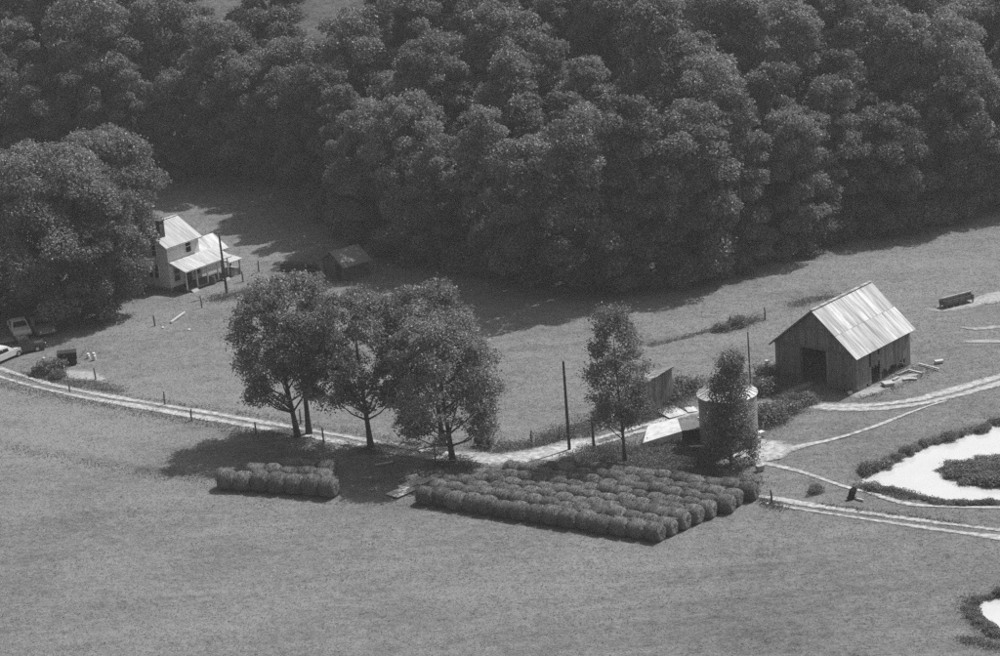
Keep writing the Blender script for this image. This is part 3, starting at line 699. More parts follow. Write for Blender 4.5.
sw = frame_mesh([((x, .16, 0), (x, .16, EB), .18) for x in (2.3, 4.6, 6.9, LB - .12)] + [((.3, .16, EB - .1), (LB - .2, .16, EB - .1), .16), ((.3, .16, 1.7), (LB - .2, .16, 1.7), .12)], 'side_wall')
x = BW / 2; k = 0
while x < LB - .05:
    h, z0 = EB - .14, gr.uniform(.02, .12); parts = [(z0, h)]
    if 2.2 < x < 2.5: parts = [(z0, 1.75)]                        # upper slot
    elif 3.6 < x < 3.95: parts = [(z0 + 1.9, .55)]
    elif 2.5 <= x <= 3.6: parts = [(1.75, h - 1.7)] if k % 2 else [(1.55, h - 1.5)]
    elif 3.95 <= x < 4.3: parts = [(z0, h)]
    elif 4.3 <= x < 8.2: parts = [(gr.uniform(.5, .95), h - .75)]
    elif gr.random() < .12: parts = [(z0 + .3, h - .35)]
    for z0, hh in parts: board(sw, (x, -.02 + gr.uniform(-.01, .01)), BW - gr.choice([.015, .02, .035]), hh, z0, 'x', lean=gr.uniform(-.006, .006))
    x += BW; k += 1
b = MB(); b.box((LB / 2, WB, EB / 2), (LB, .05, EB)); b.build('back_side_wall', M['board'], barn)
b = MB(); b.prism([(0, 0), (WB, 0), (WB, EB), (WB / 2, EB + RB - .15), (0, EB)], LB, LB + .05)
for i, v in enumerate(b.v): b.v[i] = (v[1], v[0], v[2])
b.build('rear_wall', M['board'], barn)
ov = .45; slb = RB / (WB / 2)
rfb = MB()
for s in (0, 1):
    for x in np.linspace(.2, LB - .2, 8):
        y0 = -.3 if s == 0 else WB + .3
        rfb.bar((x, y0, EB - .3 * slb - .02), (x, WB / 2, EB + RB - .02), .07, .12)
broof = rfb.build('roof', M['board_dark'], barn)
for s in (0, 1):
    y0 = -ov if s == 0 else WB + ov; z0 = EB - ov * slb + .08
    roof_sheets(broof, (-.4, y0, z0), (LB + .35, y0, z0), (LB + .35, WB / 2, EB + RB + .1), (-.4, WB / 2, EB + RB + .1), 14, 2, M['tin'], seed=21 + s, ribs=3)
b = MB(); b.bar((-.42, WB / 2, EB + RB + .17), (LB + .37, WB / 2, EB + RB + .17), .34, .05); b.build('ridge_cap', M['tin'], broof)
for s in (0, 1):
    y0 = -ov if s == 0 else WB + ov
    b = MB(); b.bar((-.42, y0, EB - ov * slb + .02), (-.42, WB / 2, EB + RB + .06), .05, .16); b.build('barge_board', M['board_dark'], broof)
b = MB()
for i in range(22): b.box((gr.uniform(3.6, LB - 1.2), gr.uniform(1.4, WB - 1.4), gr.uniform(.2, .9)), (gr.uniform(.8, 1.6), gr.uniform(.8, 1.6), gr.uniform(.5, 1.2)), gr.uniform(0, 3))
b.build('stored_hay', M['hay'], barn)

# ------------------------------------------------------------------ narrow wooden shed by the slim tree
sc_ = G(647.5, 415); sdir = Vector((.733, .680, 0)); shed = empty('wooden_shed', sc_, math.atan2(sdir.y, sdir.x))
tag(shed, 'narrow leaning board shed with a sagging single-slope roof', 'shed')
LS, WS, HS0, HS1 = 3.5, 2.6, 3.05, 3.5; DR = 1.0
fm = MB()
for (x, y, h) in ((.1, .1, HS0), (LS - .1, .1, HS1), (.1, WS - .1, HS0 - DR), (LS - .1, WS - .1, HS1 - DR)): fm.bar((x, y, 0), (x, y, h - .06), .12)
fsh = fm.build('wall_frame', M['board_dark'], shed)
n = 14
for i in range(n):
    x = (i + .5) * LS / n; h = HS0 + (HS1 - HS0) * x / LS - .08
    board(fsh, (x, 0), LS / n - .018, h - gr.uniform(0, .12), gr.uniform(.02, .1), 'x', lean=gr.uniform(-.012, .012)); 
    board(fsh, (x, WS), LS / n - .018, h - .06 - DR, .05, 'x')
for i in range(10):
    y = (i + .5) * WS / 10
    if i < 3 or i > 6: board(fsh, (0, y), WS / 10 - .015, HS0 - .2 - DR * (y + .13) / WS, .05, 'y', m=M['board_dark'])
    board(fsh, (LS, y), WS / 10 - .015, HS1 - .15 - DR * (y + .13) / WS, .05, 'y')
b = MB()
for y in (.05, WS / 2, WS - .05): b.bar((-.3, y, HS0 - .08 - DR * y / WS), (LS + .3, y, HS1 - .04 - DR * y / WS), .1, .1)
sr = b.build('roof', M['board_dark'], shed)
roof_sheets(sr, (-.35, WS + .35, HS0 - DR - .08), (LS + .4, WS + .35, HS1 - DR + .0), (LS + .4, -.3, HS1 + .14), (-.35, -.3, HS0 + .06), 6, 2, M['tin'], seed=31)

# ------------------------------------------------------------------ dark shed in the shade of the wood, log pile
sp = G(345.5, 281); dsh = empty('small_shed', sp, math.atan2(.62, .79)); tag(dsh, 'small dark shed with a low shingled roof in the shade of the wood', 'shed')
b = MB(); b.prism([(0, 0), (4.0, 0), (4.0, 1.7), (2.0, 2.9), (0, 1.7)], 0, 3.2)
for i, v in enumerate(b.v): b.v[i] = (v[1], v[0], v[2])
b.build('wall', M['board_dark'], dsh)
b = MB()
for s in (0, 1):
    y0 = -.35 if s == 0 else 4.35
    b.add([(-.35, y0, 1.52), (3.5, y0, 1.52), (3.5, 2.0, 2.93), (-.35, 2.0, 2.93), (-.35, y0, 1.6), (3.5, y0, 1.6), (3.5, 2.0, 3.01), (-.35, 2.0, 3.01)], [(0, 1, 2, 3), (4, 5, 6, 7), (0, 1, 5, 4), (1, 2, 6, 5), (3, 0, 4, 7)])
b.build('roof', M['board'], dsh)
b = MB(); b.box((-.03, 1.1, .85), (.06, .9, 1.6)); b.build('door', M['dark'], dsh)
lp0, lp1 = G(281, 270), G(317, 270.5); lp = empty('log_pile', lp0, math.atan2(lp1.y - lp0.y, lp1.x - lp0.x)); tag(lp, 'long low pile of dark logs left of the small shed in the wood shade', 'log pile')
for k_ in range(11):
    r_ = random.Random(k_); yy = (k_ % 4) * .36 - .5 if k_ < 4 else ((k_ - 4) % 4) * .36 - .35 if k_ < 8 else (k_ - 8) * .34 - .2; zz = .16 if k_ < 4 else .45 if k_ < 8 else .72
    q = MB(); x0 = r_.uniform(0, .5); q.tube([(x0, yy, zz), (x0 + 3.7 + r_.uniform(-.5, .3), yy + r_.uniform(-.05, .05), zz)], [.17, .15], 9); q.build('log', M['bark'], lp)

# ------------------------------------------------------------------ grain bin and the things round it
gc = G(729.5, 442); binr = 2.5; gb = empty('grain_bin', gc); tag(gb, 'round steel grain bin with pale ribbed cone roof behind a viny tree', 'silo')
b = MB(); NZ = 40; hb = 4.5; b.tube([(0, 0, -.1 + (hb + .1) * i / NZ) for i in range(NZ + 1)], [binr + (.012 if i % 2 else -.012) for i in range(NZ + 1)], 40); b.build('wall', M['silo'], gb)
b = MB(); NR = 24
for i in range(NR):
    a0, a1 = 2 * math.pi * i / NR, 2 * math.pi * (i + 1) / NR
    q = MB(); p = lambda a, r_, z: (r_ * math.cos(a), r_ * math.sin(a), z)
    q.add([p(a0, binr + .14, hb - .02), p(a1, binr + .14, hb - .02), p(a1, .3, hb + 1.05), p(a0, .3, hb + 1.05), p(a0, binr + .14, hb + .03), p(a1, binr + .14, hb + .03), p(a1, .3, hb + 1.1), p(a0, .3, hb + 1.1)],
          [(0, 1, 2, 3), (4, 5, 6, 7), (0, 1, 5, 4), (2, 3, 7, 6), (1, 2, 6, 5), (3, 0, 4, 7)])
    q.bar(p(a0, binr + .12, hb + .05), p(a0, .3, hb + 1.12), .06, .07)
    if i == 0: brf = q.build('roof', M['tin_pale'], gb)
    else: q.build('roof_panel', M['tin_pale'], brf)
q = MB(); q.tube([(0, 0, hb + 1.0), (0, 0, hb + 1.3), (0, 0, hb + 1.38)], [.34, .34, .1], 16); q.build('cap', M['tin_pale'], brf)
tag(link('bin_mast', MB().tube([(0, 0, -.3), (.05, 0, 3.5), (.02, 0, 8.0)], [.09, .08, .06], 8).mesh('bin_mast', M['pole']), None, G(751.5, 418)), 'thin dark pole rising behind the round grain bin', 'pole')
# low concrete bunker: pale slab roof with a dark open box against its right end
lb = G(683, 443.5); bk = empty('feed_bunker', lb, R(2)); tag(bk, 'low bunker with bright pale slab top and black open end beside the grain bin', 'bunker')
b = MB(); b.add([(-3.5, .1, 0), (-.02, .0, 0), (-.02, 3.4, 0), (-2.6, 3.4, 0), (-3.5, .1, .35), (-.02, 0, 1.15), (-.02, 3.4, 1.15), (-2.6, 3.4, .7)], [(0, 1, 2, 3), (4, 5, 6, 7), (0, 1, 5, 4), (1, 2, 6, 5), (2, 3, 7, 6), (3, 0, 4, 7)]); b.build('slab', M['concrete'], bk)
b = MB(); b.box((1.05, 1.0, .55), (2.05, 1.9, 1.1)); b.build('box', M['dark'], bk)
b = MB(); b.box((1.05, 1.05, 1.14), (2.15, 2.0, .06)); b.build('lid', M['board'], bk)
pb = empty('pump_box', G(702, 428), .2); tag(pb, 'small pale upright box with a dark knob against the grain bin', 'box')
b = MB(); b.box((0, 0, .5), (.6, .5, 1.0)); b.build('cabinet', M['concrete'], pb, bevel=.02)
b = MB(); b.tube([(-.1, 0, 1.0), (-.1, 0, 1.1), (-.1, 0, 1.24)], [.05, .12, .09], 10); b.build('knob', M['rust'], pb)
def slab_board(name, px, py, d, rz, label, cat, m=M['lumber'], tilt=(0, 0), dz=.12):
    p = G(px, py); b = MB(); b.box((0, 0, 0), d, tilt=tilt); o = b.build(name, m, None, (p.x, p.y, p.z + dz + d[2] / 2), rz); return tag(o, label, cat)
slab_board('sheet_panel', 672, 413.5, (2.0, 2.3, .05), .5, 'pale sheet lying flat on the grass beside the narrow wooden shed', 'sheet', M['tin_pale'], (.03, .02))
slab_board('sheet_panel', 691, 411, (.9, 1.2, .05), .2, 'small pale sheet on the grass left of the grain bin', 'sheet', M['tin_pale'], (.03, .02))
slab_board('plank', 696, 450, (1.2, .3, .25), .05, 'short white plank in front of the dark bunker box', 'plank', M['lumber'])
slab_board('stone_block', 760, 437, (.8, .5, .35), .6, 'bright pale block at the right foot of the grain bin', 'block', M['concrete'])
slab_board('plank', 752, 442, (1.9, .22, .12), .55, 'pale curved plank leading away from the grain bin foot', 'plank', M['lumber'])
slab_board('stone_block', 767, 364, (.3, .3, .25), .6, 'small pale lump in the meadow left of the barn', 'block', M['concrete'])
slab_board('stone_block', 760, 471, (.6, .5, .4), .3, 'grey boulder on the grass between the paths below the grain bin', 'boulder', M['stone'])

# ------------------------------------------------------------------ hay bales
def bale_mesh(seed):
    g_ = np.random.default_rng(seed); n, mlen = 28, 9; Rb, Lb = .84, 1.46; V = []; F_ = []
    prof = [(-.47, .0), (-.47, .35), (-.49, .60), (-.475, .74), (-.41, .865), (-.29, .95), (-.12, 1.0), (.12, 1.0), (.29, .95), (.41, .865), (.475, .74), (.49, .60), (.47, .35), (.47, 0)]
    ph = g_.uniform(0, 6.28, 4)
    for (t, r_) in prof:
        for k in range(n):
            a = 2 * math.pi * k / n; rad = Rb * r_ * (1 + .03 * math.sin(2 * a + ph[3]) + .02 * math.sin(3 * a + ph[0]) + .012 * math.sin(5 * a + ph[1] + 3 * t) + g_.normal() * .011)
            x = Lb * t + (.02 * math.sin(9 * a + ph[2]) if abs(t) > .4 else 0); z = rad * math.sin(a)
            if z < -.72 * Rb: z = -.72 * Rb + (z + .72 * Rb) * .25     # flattened where it sits
            V.append((x, rad * math.cos(a), z + .80 * Rb))
    for i in range(len(prof) - 1):
        for k in range(n): F_.append((i * n + k, i * n + (k + 1) % n, (i + 1) * n + (k + 1) % n, (i + 1) * n + k))
    # loose straw wisps
    ns = 420; a = g_.uniform(-.4, math.pi + .4, ns); t = g_.uniform(-.5, .5, ns)
    for i in range(ns):
        c = np.array([Lb * t[i], Rb * math.cos(a[i]) * 1.0, .80 * Rb + Rb * math.sin(a[i])]); d = np.array([g_.normal() * .5, -math.sin(a[i]), math.cos(a[i])]); d = d / np.linalg.norm(d) * g_.uniform(.1, .3)
        o = np.array([0, math.cos(a[i]), math.sin(a[i])]) * g_.uniform(.02, .09); s = np.array([.02, 0, 0])
        j = len(V); V += [tuple(c - s), tuple(c + s), tuple(c + d + o + s * .3), tuple(c + d + o - s * .3)]; F_.append((j, j + 1, j + 2, j + 3))
    me = np_mesh('hay_bale', np.array(V), np.array(F_), M['hay'], True); return me
BM = [bale_mesh(i) for i in range(5)]
gbr = random.Random(12)
def put_bale(p, ang_, label, group, flip, big=1.0):
    o = link('hay_bale', gbr.choice(BM), None, (p.x, p.y, float(H(p.x, p.y)) - .02), ang_ + (math.pi if flip else 0) + gbr.uniform(-.09, .09))
    o.scale = (gbr.uniform(.96, 1.03), big * gbr.uniform(.92, 1.06), big * gbr.uniform(.88, 1.06)); tag(o, label, 'hay bale', group); mark(p.x, p.y, .8)
O = G(664, 541); U = (G(421, 502) - O); U.z = 0; U.normalize()
Vv = G(757, 500) - O; Vv.z = 0; VL = Vv.length; Vv.normalize()
ROWN = ['front', 'second', 'third', 'fourth', 'fifth', 'sixth', 'seventh', 'back']
left_px = [419, 436, 450, 477, 496, 507, 528, 560]
ua_ = math.atan2(U.y, U.x)
for r_ in range(8):
    base = O + Vv * (VL * r_ / 7) ; k = 0; d = gbr.uniform(-.35, .35) if r_ else 0
    while True:
        p = base + U * (d + .73)
        if proj((p.x, p.y, .8))[0] < left_px[r_] - 4: break
        put_bale(p + Vv * gbr.uniform(-.13, .13), ua_, 'round hay bale, large block, %s, %s from the right end' % (('front row' if r_ == 0 else 'back row' if r_ == 7 else ROWN[r_] + ' row from the front'), ORD[k]), 'round bales in the large block', gbr.random() < .5)
        d += 1.49 + gbr.uniform(-.02, .07); k += 1
O2 = G(338, 496); U2 = G(224, 488) - O2; U2.z = 0; U2.normalize(); V2 = Vector((-U2.y, U2.x, 0))
if V2.y < 0: V2 = -V2
for r_, (s0, nn) in enumerate(((0, 7), (1.0, 5), (1.4, 3))):
    for k in range(nn):
        p = O2 + V2 * (1.75 * r_) + U2 * (s0 + .75 + 1.52 * k)
        put_bale(p, math.atan2(U2.y, U2.x), 'round hay bale in the small left stack, %s row, %s from the right' % (['front', 'middle', 'rear'][r_], ORD[k]), 'round bales in the small left stack', k % 2, 1.12)

# ------------------------------------------------------------------ poles and posts
def pole(px, py, h, label, lean=(0, 0), rad=.13, name='utility_pole', arm=False):
    p = G(px, py); e = empty(name, p); tag(e, label, 'pole')
    b = MB(); b.tube([(0, 0, -.4), (lean[0] * .5, lean[1] * .5, h * .5), (lean[0], lean[1], h)], [rad * 1.15, rad, rad * .75], 10); b.build('shaft', M['pole'], e)
    b = MB(); b.tube([(lean[0], lean[1], h), (lean[0], lean[1], h + .12)], [rad * .78, rad * .3], 10); b.build('cap', M['rust'], e)
    if arm:
        b = MB(); b.bar((lean[0] - .03, lean[1] - .16, h * .8), (lean[0] * .9 + .05, lean[1] - .16, h * .8 + .5), .14, .14); b.build('bracket', M['rust'], e)
    mark(p.x, p.y, .2)
pole(569.5, 450, 8.1, 'tall bare utility pole standing at the bend of the farm track', arm=True)
pole(594, 450, 2.6, 'short thick post right of the tall utility pole', rad=.12, name='gate_post')
pole(227, 293, 6.5, 'utility pole in front of the farmhouse porch', (-.15, 0), arm=True)
pole(436, 468, 2.2, 'thin post beside the trunk of the broad bushy lane tree', rad=.07, name='gate_post')
NP = [('by the lane below the dark crate', 70, 392), ('at the pale bare patch near the lane', 96, 380), ('beside the lane, left part of the hay field', 192, 421), ('beside the lane, left of the lane trees', 256, 435), ('beside the lane, between the first two lane trees', 324, 443),
      ('on the slope left of the white beam', 155, 326), ('just above the white beam', 202, 308), ('on the grass right of the house pole', 243, 282), ('left of the log pile', 259, 272), ('in the meadow left of the lane trees', 165, 405),
      ('in the weeds where the track bends', 532, 446), ('at the weeds left of the utility pole', 560, 440), ('beside the lone lane trees', 301, 424), ('in the meadow behind the barn, left', 765, 320), ('among the weeds of the meadow ditch', 730, 327),
      ('near the right end of the bale block', 772, 504)]
for (where, px, py) in NP:
    h = random.uniform(1.15, 1.5); p = G(px, py); b = MB(); b.tube([(0, 0, -.3), (random.uniform(-.04, .04), random.uniform(-.04, .04), h * .6), (random.uniform(-.08, .08), random.uniform(-.05, .05), h)], [.085, .08, .06], 8)
    tag(b.build('fence_post', M['post'], None, p), 'wooden fence post ' + where, 'fence post', 'fence posts')

# ------------------------------------------------------------------ feed trough in the right meadow
ft = G(945, 309.5); ft2 = G(974, 302.5); fa = math.atan2(ft2.y - ft.y, ft2.x - ft.x); fl = (ft2 - ft).length
tr = empty('feed_trough', ft, fa); tag(tr, 'long timber feed trough standing on bare ground in the right meadow', 'trough')
b = MB(); b.box((fl / 2, .45, .38), (fl, .9, .08)); b.build('floor', M['board_dark'], tr)
for y in (0, .9):
    for z in (.5, .72): q = MB(); q.box((fl / 2, y + (.02 if z > .6 else 0), z), (fl, .05, .19)); q.build('side_plank', M['board_dark'] if z < .6 else M['board'], tr)
for x in (0.03, fl - .03): q = MB(); q.box((x, .45, .58), (.06, .86, .42)); q.build('end_plank', M['board_dark'], tr)
for x in np.linspace(.2, fl - .2, 5):
    for y in (-.06, .96): q = MB(); q.box((x, y, .42), (.12, .08, .86)); q.build('leg', M['board_dark'], tr)
q = MB(); q.bar((0, .45, 1.0), (fl, .45, 1.0), .1, .14); q.build('head_rail', M['lumber'], tr)
for x in (0.1, fl - .1): q = MB(); q.bar((x, .45, .6), (x, .45, 1.0), .1, .1); q.build('rail_post', M['board_dark'], tr)

# ------------------------------------------------------------------ vehicles
def car(px, py, heading, paint, label, kind='sedan', name='parked_car', cat='car', roofm=None):
    p = G(px, py); e = empty(name, p, heading); tag(e, label, cat); Lc, Wc = 4.9, 1.86
    prof = [(-2.45, .42), (-2.42, .78), (-2.3, .92), (-1.2, .95), (1.0, .97), (2.2, .90), (2.43, .72), (2.45, .42), (2.3, .28), (-2.3, .28)]
    if kind == 'wagon': cab = [(-2.25, .94), (-2.05, 1.45), (-1.8, 1.50), (.25, 1.50), (1.0, .96)]
    elif kind == 'pickup': cab = [(-.35, .94), (-.28, 1.55), (-.1, 1.6), (.75, 1.6), (1.35, .96)]
    else: cab = [(-1.55, .94), (-.95, 1.42), (-.7, 1.46), (.35, 1.46), (1.05, .96)]
    b = MB(); b.prism(prof, -Wc / 2, Wc / 2); body = b.build('body', paint, e, bevel=.05)
    b = MB(); n_ = len(cab); ins = .14
    vs = [(x, -Wc / 2 + .05 + (ins if z > 1.2 else 0), z) for x, z in cab] + [(x, Wc / 2 - .05 - (ins if z > 1.2 else 0), z) for x, z in cab]
    b.add(vs, [tuple(range(n_)), tuple(range(n_, 2 * n_))[::-1]] + [(k, k + n_, (k + 1) % n_ + n_, (k + 1) % n_) for k in range(n_)])
    cabin = b.build('cabin', roofm or paint, e, bevel=.03)
    zt = max(z for _, z in cab); xs = [x for x, z in cab if z > 1.3]; x0, x1 = min(xs), max(xs)
    for s in (-1, 1):
        q = MB(); yb, yt = s * (Wc / 2 - .035), s * (Wc / 2 - .05 - ins * .9 + .01); nw = 3 if kind == 'wagon' else (1 if kind == 'pickup' else 2)
        for k in range(nw):
            w0, w1 = x0 + (x1 - x0) * k / nw + .06, x0 + (x1 - x0) * (k + 1) / nw - .06
            q.add([(w0 - .1, yb, 1.0), (w1 + .1, yb, 1.0), (w1, yt, zt - .12), (w0, yt, zt - .12)], [(0, 1, 2, 3)])
        q.build('side_window', M['glass'], cabin)
    (xa, za), (xb, zb) = cab[-1], cab[-2]; q = MB(); wv = Wc / 2 - .2
    q.add([(xa + .01, -wv, za + .06), (xa + .01, wv, za + .06), (xb + .07, wv - .1, zb - .05), (xb + .07, -wv + .1, zb - .05)], [(0, 1, 2, 3)]); q.build('windscreen', M['glass'], cabin)
    (xa, za), (xb, zb) = cab[0], cab[1]; q = MB()
    q.add([(xa - .03, -wv, za + .08), (xa - .03, wv, za + .08), (xb - .03, wv - .1, zb - .02), (xb - .03, -wv + .1, zb - .02)], [(0, 1, 2, 3)]); q.build('rear_window', M['glass'], cabin)
    if kind == 'pickup':
        q = MB(); q.box((-1.38, 0, .965), (1.85, 1.5, .02)); q.build('bed_floor', M['dark'], e)
        for s in (-1, 1): q = MB(); q.box((-1.4, s * .86, 1.02), (2.0, .1, .16)); q.build('bed_rail', paint, e)
    for x in (-1.45, 1.5):
        for s in (-1, 1):
            q = MB(); q.tube([(x, s * (Wc / 2 - .2), .33), (x, s * (Wc / 2 + .02), .33)], .33, 18); wh = q.build('wheel', M['tyre'], e)
            q = MB(); q.tube([(x, s * (Wc / 2 - .02), .33), (x, s * (Wc / 2 + .035), .33)], .19, 14); q.build('rim', M['chrome'], wh)
    for x in (-2.5, 2.5): q = MB(); q.box((x, 0, .5), (.14, Wc + .02, .14)); q.build('bumper', M['chrome'], e, bevel=.03)
    for s in (-1, 1):
        q = MB(); q.tube([(2.42, s * .68, .68), (2.475, s * .68, .68)], .1, 12); q.build('headlight', M['trim'], e)
        q = MB(); q.box((-2.45, s * .72, .68), (.05, .26, .12)); q.build('tail_light', M['rust'], e)
    mark(p.x, p.y, 2.0); return e
car(2, 360, R(54), M['paint_pale'], 'pale station wagon cut by the left edge of the photo', 'wagon')
car(21, 352.5, R(24), M['paint_dark'], 'dark pickup truck standing just right of the pale station wagon', 'pickup', 'pickup_truck', 'truck')
car(20, 333, R(-72), M['paint_pale'], 'pale sedan parked under the huge shade tree', 'sedan')
car(40, 331.5, R(-62), M['paint_grey'], 'grey sedan parked in the shade right of the pale sedan', 'sedan')

# ------------------------------------------------------------------ yard clutter
cw = empty('covered_cart', G(68, 366), R(8)); tag(cw, 'black boxy cart with a pale raised shaft on the grass below the shade tree', 'cart')
b = MB(); b.prism([(-.95, .3), (.9, .3), (1.0, 1.3), (-.95, 1.35)], 0, 1.3); b.build('box', M['dark'], cw, bevel=.04)
for x in (-.5, .6):
    for y in (-.06, 1.36): q = MB(); q.tube([(x, y - .05, .35), (x, y + .05, .35)], .35, 16); q.build('wheel', M['tyre'], cw)
b = MB(); b.bar((1.2, .6, .5), (2.0, .6, 1.4), .1, .1); b.build('shaft', M['lumber'], cw)
def milk_can(px, py, label, h):
    e = empty('milk_can', G(px, py)); tag(e, label, 'can'); b = MB(); b.tube([(0, 0, 0), (0, 0, h * .62), (0, 0, h * .74), (0, 0, h * .9), (0, 0, h)], [.2, .2, .13, .12, .15], 14); b.build('body', M['trim'], e, smooth=False)
    q = MB(); q.tube([(0, 0, h), (0, 0, h + .05)], [.16, .12], 14); q.build('lid', M['trim'], e)
    for s in (-1, 1): q = MB(); q.tube([(s * .12, 0, h * .85), (s * .24, 0, h * .78), (s * .2, 0, h * .6)], .02, 6); q.build('handle', M['trim'], e)
milk_can(94.5, 360, 'white can standing on the grass, right of the black cart', .72); milk_can(88.5, 358.5, 'smaller white can between the black cart and the taller can', .5)
def crate(px, py, d, rz, label, m):
    e = empty('crate', G(px, py), rz); tag(e, label, 'crate'); b = MB(); b.box((0, 0, d[2] / 2), (d[0] - .06, d[1] - .06, d[2] - .02)); b.build('panel', M['dark'], e)
    for sx in (-1, 1):
        for sy in (-1, 1): q = MB(); q.box((sx * d[0] / 2, sy * d[1] / 2, d[2] / 2), (.07, .07, d[2])); q.build('corner_post', m, e)
    for z in np.linspace(.12, d[2] - .08, 4):
        for sy in (-1, 1): q = MB(); q.box((0, sy * d[1] / 2, z), (d[0] - .08, .04, .13)); q.build('slat', m, e)
crate(37, 375, (.9, .8, .75), .2, 'dark slatted crate beside the lane near the left edge', M['board_dark'])
bl = G(171, 323.5); bl2 = G(185, 314); b = MB(); v = bl2 - bl; b.box((v.length / 2, 0, .14), (v.length, .2, .16)); tag(b.build('timber_beam', M['lumber'], None, bl, math.atan2(v.y, v.x)), 'long bleached timber beam lying on the slope in front of the house', 'beam')
gs = random.Random(8)
def stone(px, py, r_, label, m=M['stone'], name='stone'):
    p = G(px, py); bm = bmesh.new(); bmesh.ops.create_icosphere(bm, subdivisions=2, radius=r_)
    for v in bm.verts: v.co *= gs.uniform(.8, 1.15); v.co.z *= .62
    me = bpy.data.meshes.new(name); bm.to_mesh(me); bm.free(); me.materials.append(m)
    return tag(link(name, me, None, (p.x, p.y, p.z + r_ * .3), gs.uniform(0, 6)), label, 'stone')
for i, (px, py) in enumerate(((228, 296), (233, 297.5), (237, 296), (241, 297), (222, 297.5))): stone(px, py, gs.uniform(.16, .28), 'pale rubble stone at the foot of the house pole, %s from the left' % ORD[(1, 2, 3, 4, 0)[i]], M['concrete'] if i % 2 else M['stone'])
for (px, py, lab) in ((163, 328, 'small white stone on the slope left of the timber beam'), (189, 330, 'small white stone on the slope right of the timber beam'), (43.5, 358.5, 'white stone in the yard right of the pickup truck'), (42.5, 342, 'white stone in the yard shade below the grey sedan'), (37, 343, 'grey stone in the yard shade left of the white one')):
    stone(px, py, .16, lab, M['concrete'])
# debris by the barn
for i, (px, py, d, rz, lab) in enumerate(((929, 368, (2.6, .14, .1), -.95, 'long pale plank lying on the grass right of the barn'), (915, 373, (1.5, .16, .1), -.8, 'pale plank propped near the barn side wall'), (904, 373.5, (1.6, .15, .1), .6, 'weathered plank along the foot of the barn side'),
                                          (912, 380, (.9, .3, .08), -.3, 'short pale board on the grass in front of the barn side'), (906, 380.5, (.6, .4, .08), .3, 'square scrap of pale board below the barn side'), (888, 386, (1.0, .8, .25), .3, 'bright pale scrap heap at the barn side opening'),
                                          (939, 363.5, (.8, .4, .2), .2, 'pale block on the grass well right of the barn'), (850, 395, (.4, .3, .2), .2, 'small pale block at the near corner of the barn'), (896, 380, (.8, .2, .1), .7, 'thin stick of lumber by the barn side'))):
    slab_board('plank' if i < 5 or i == 8 else 'scrap_block', px, py, d, rz, lab, 'plank' if i < 5 or i == 8 else 'block', M['lumber'], (gs.uniform(-.08, .08), gs.uniform(-.06, .06)))
# sheets by the left end of the bale block
for i, (px, py, d, rz, lab) in enumerate(((402, 493, (2.4, 1.5, .05), .75, 'pale rusty sheet lying nearest the left end of the bale block'), (413, 484.5, (2.8, 1.0, .05), .8, 'pale sheet lying behind the nearest one at the bale block'), (428, 481, (2.6, .7, .05), .82, 'narrow pale sheet farthest back at the bale block end'))):
    slab_board('roofing_sheet', px, py, d, rz, lab, 'sheet', M['tin_pale'], (gs.uniform(-.06, .06), gs.uniform(-.04, .04)))
slab_board('plank', 384, 465, (1.6, .2, .08), .3, 'pale plank in the shade of the lane trees', 'plank')
slab_board('plank', 446, 465.5, (1.8, .25, .2), .3, 'dark log leaning at the foot of the bushy lane tree', 'log', M['bark'])
# fuel tank in the weeds
ta, tb = G(476, 446), G(492, 447.5); e = empty('fuel_tank', ta, math.atan2(tb.y - ta.y, tb.x - ta.x)); tag(e, 'dark cylindrical fuel tank lying in the weeds beside the track', 'tank')
b = MB(); b.tube([(-.06, 0, .62), (0, 0, .62), (1.6, 0, .62), (1.66, 0, .62)], [.3, .42, .42, .3], 18); b.build('barrel', M['rust'], e)
for x in (.3, 1.3): q = MB(); q.box((x, 0, .12), (.12, .7, .26)); q.build('cradle', M['board_dark'], e)
q = MB(); q.tube([(1.2, 0, 1.0), (1.2, 0, 1.25)], [.08, .1], 10); q.build('filler', M['rust'], e)
# white A-frame
ah = G(605, 428); e = empty('sawhorse', ah, .5); tag(e, 'white tipped sawhorse among the weeds right of the utility pole', 'sawhorse')
for s in (-1, 1):
    q = MB(); q.bar((-.5, s * .3, .05), (.9, s * .18, 1.0), .1, .1); q.build('leg', M['trim'], e)
    q = MB(); q.bar((.3, s * .35, .05), (.9, s * .18, 1.0), .1, .1); q.build('leg', M['trim'], e)
q = MB(); q.bar((.9, -.3, 1.0), (.9, .3, 1.0), .12, .12); q.build('beam', M['trim'], e)
# dark stump by the pond path with a pale split log
e = empty('tree_stump', G(851.5, 499), .3); tag(e, 'dark leaning stump beside the thin path near the pond', 'stump')
b = MB(); b.tube([(0, 0, -.1), (0, 0, .3), (.14, 0, .65), (.38, 0, .92)], [.34, .27, .3, .2], 11); b.build('bole', M['dark'], e)
for a in (.4, 2.0, 3.6, 5.2): q = MB(); q.tube([(0, 0, .15), (.55 * math.cos(a), .55 * math.sin(a), -.05)], [.14, .05], 7); q.build('root', M['dark'], e)
ls_ = G(857, 500); b = MB(); b.tube([(0, 0, .1), (.45, -.5, .12)], [.11, .09], 9); tag(b.build('split_log', M['lumber'], None, ls_), 'pale split log on the grass right of the dark stump', 'log')

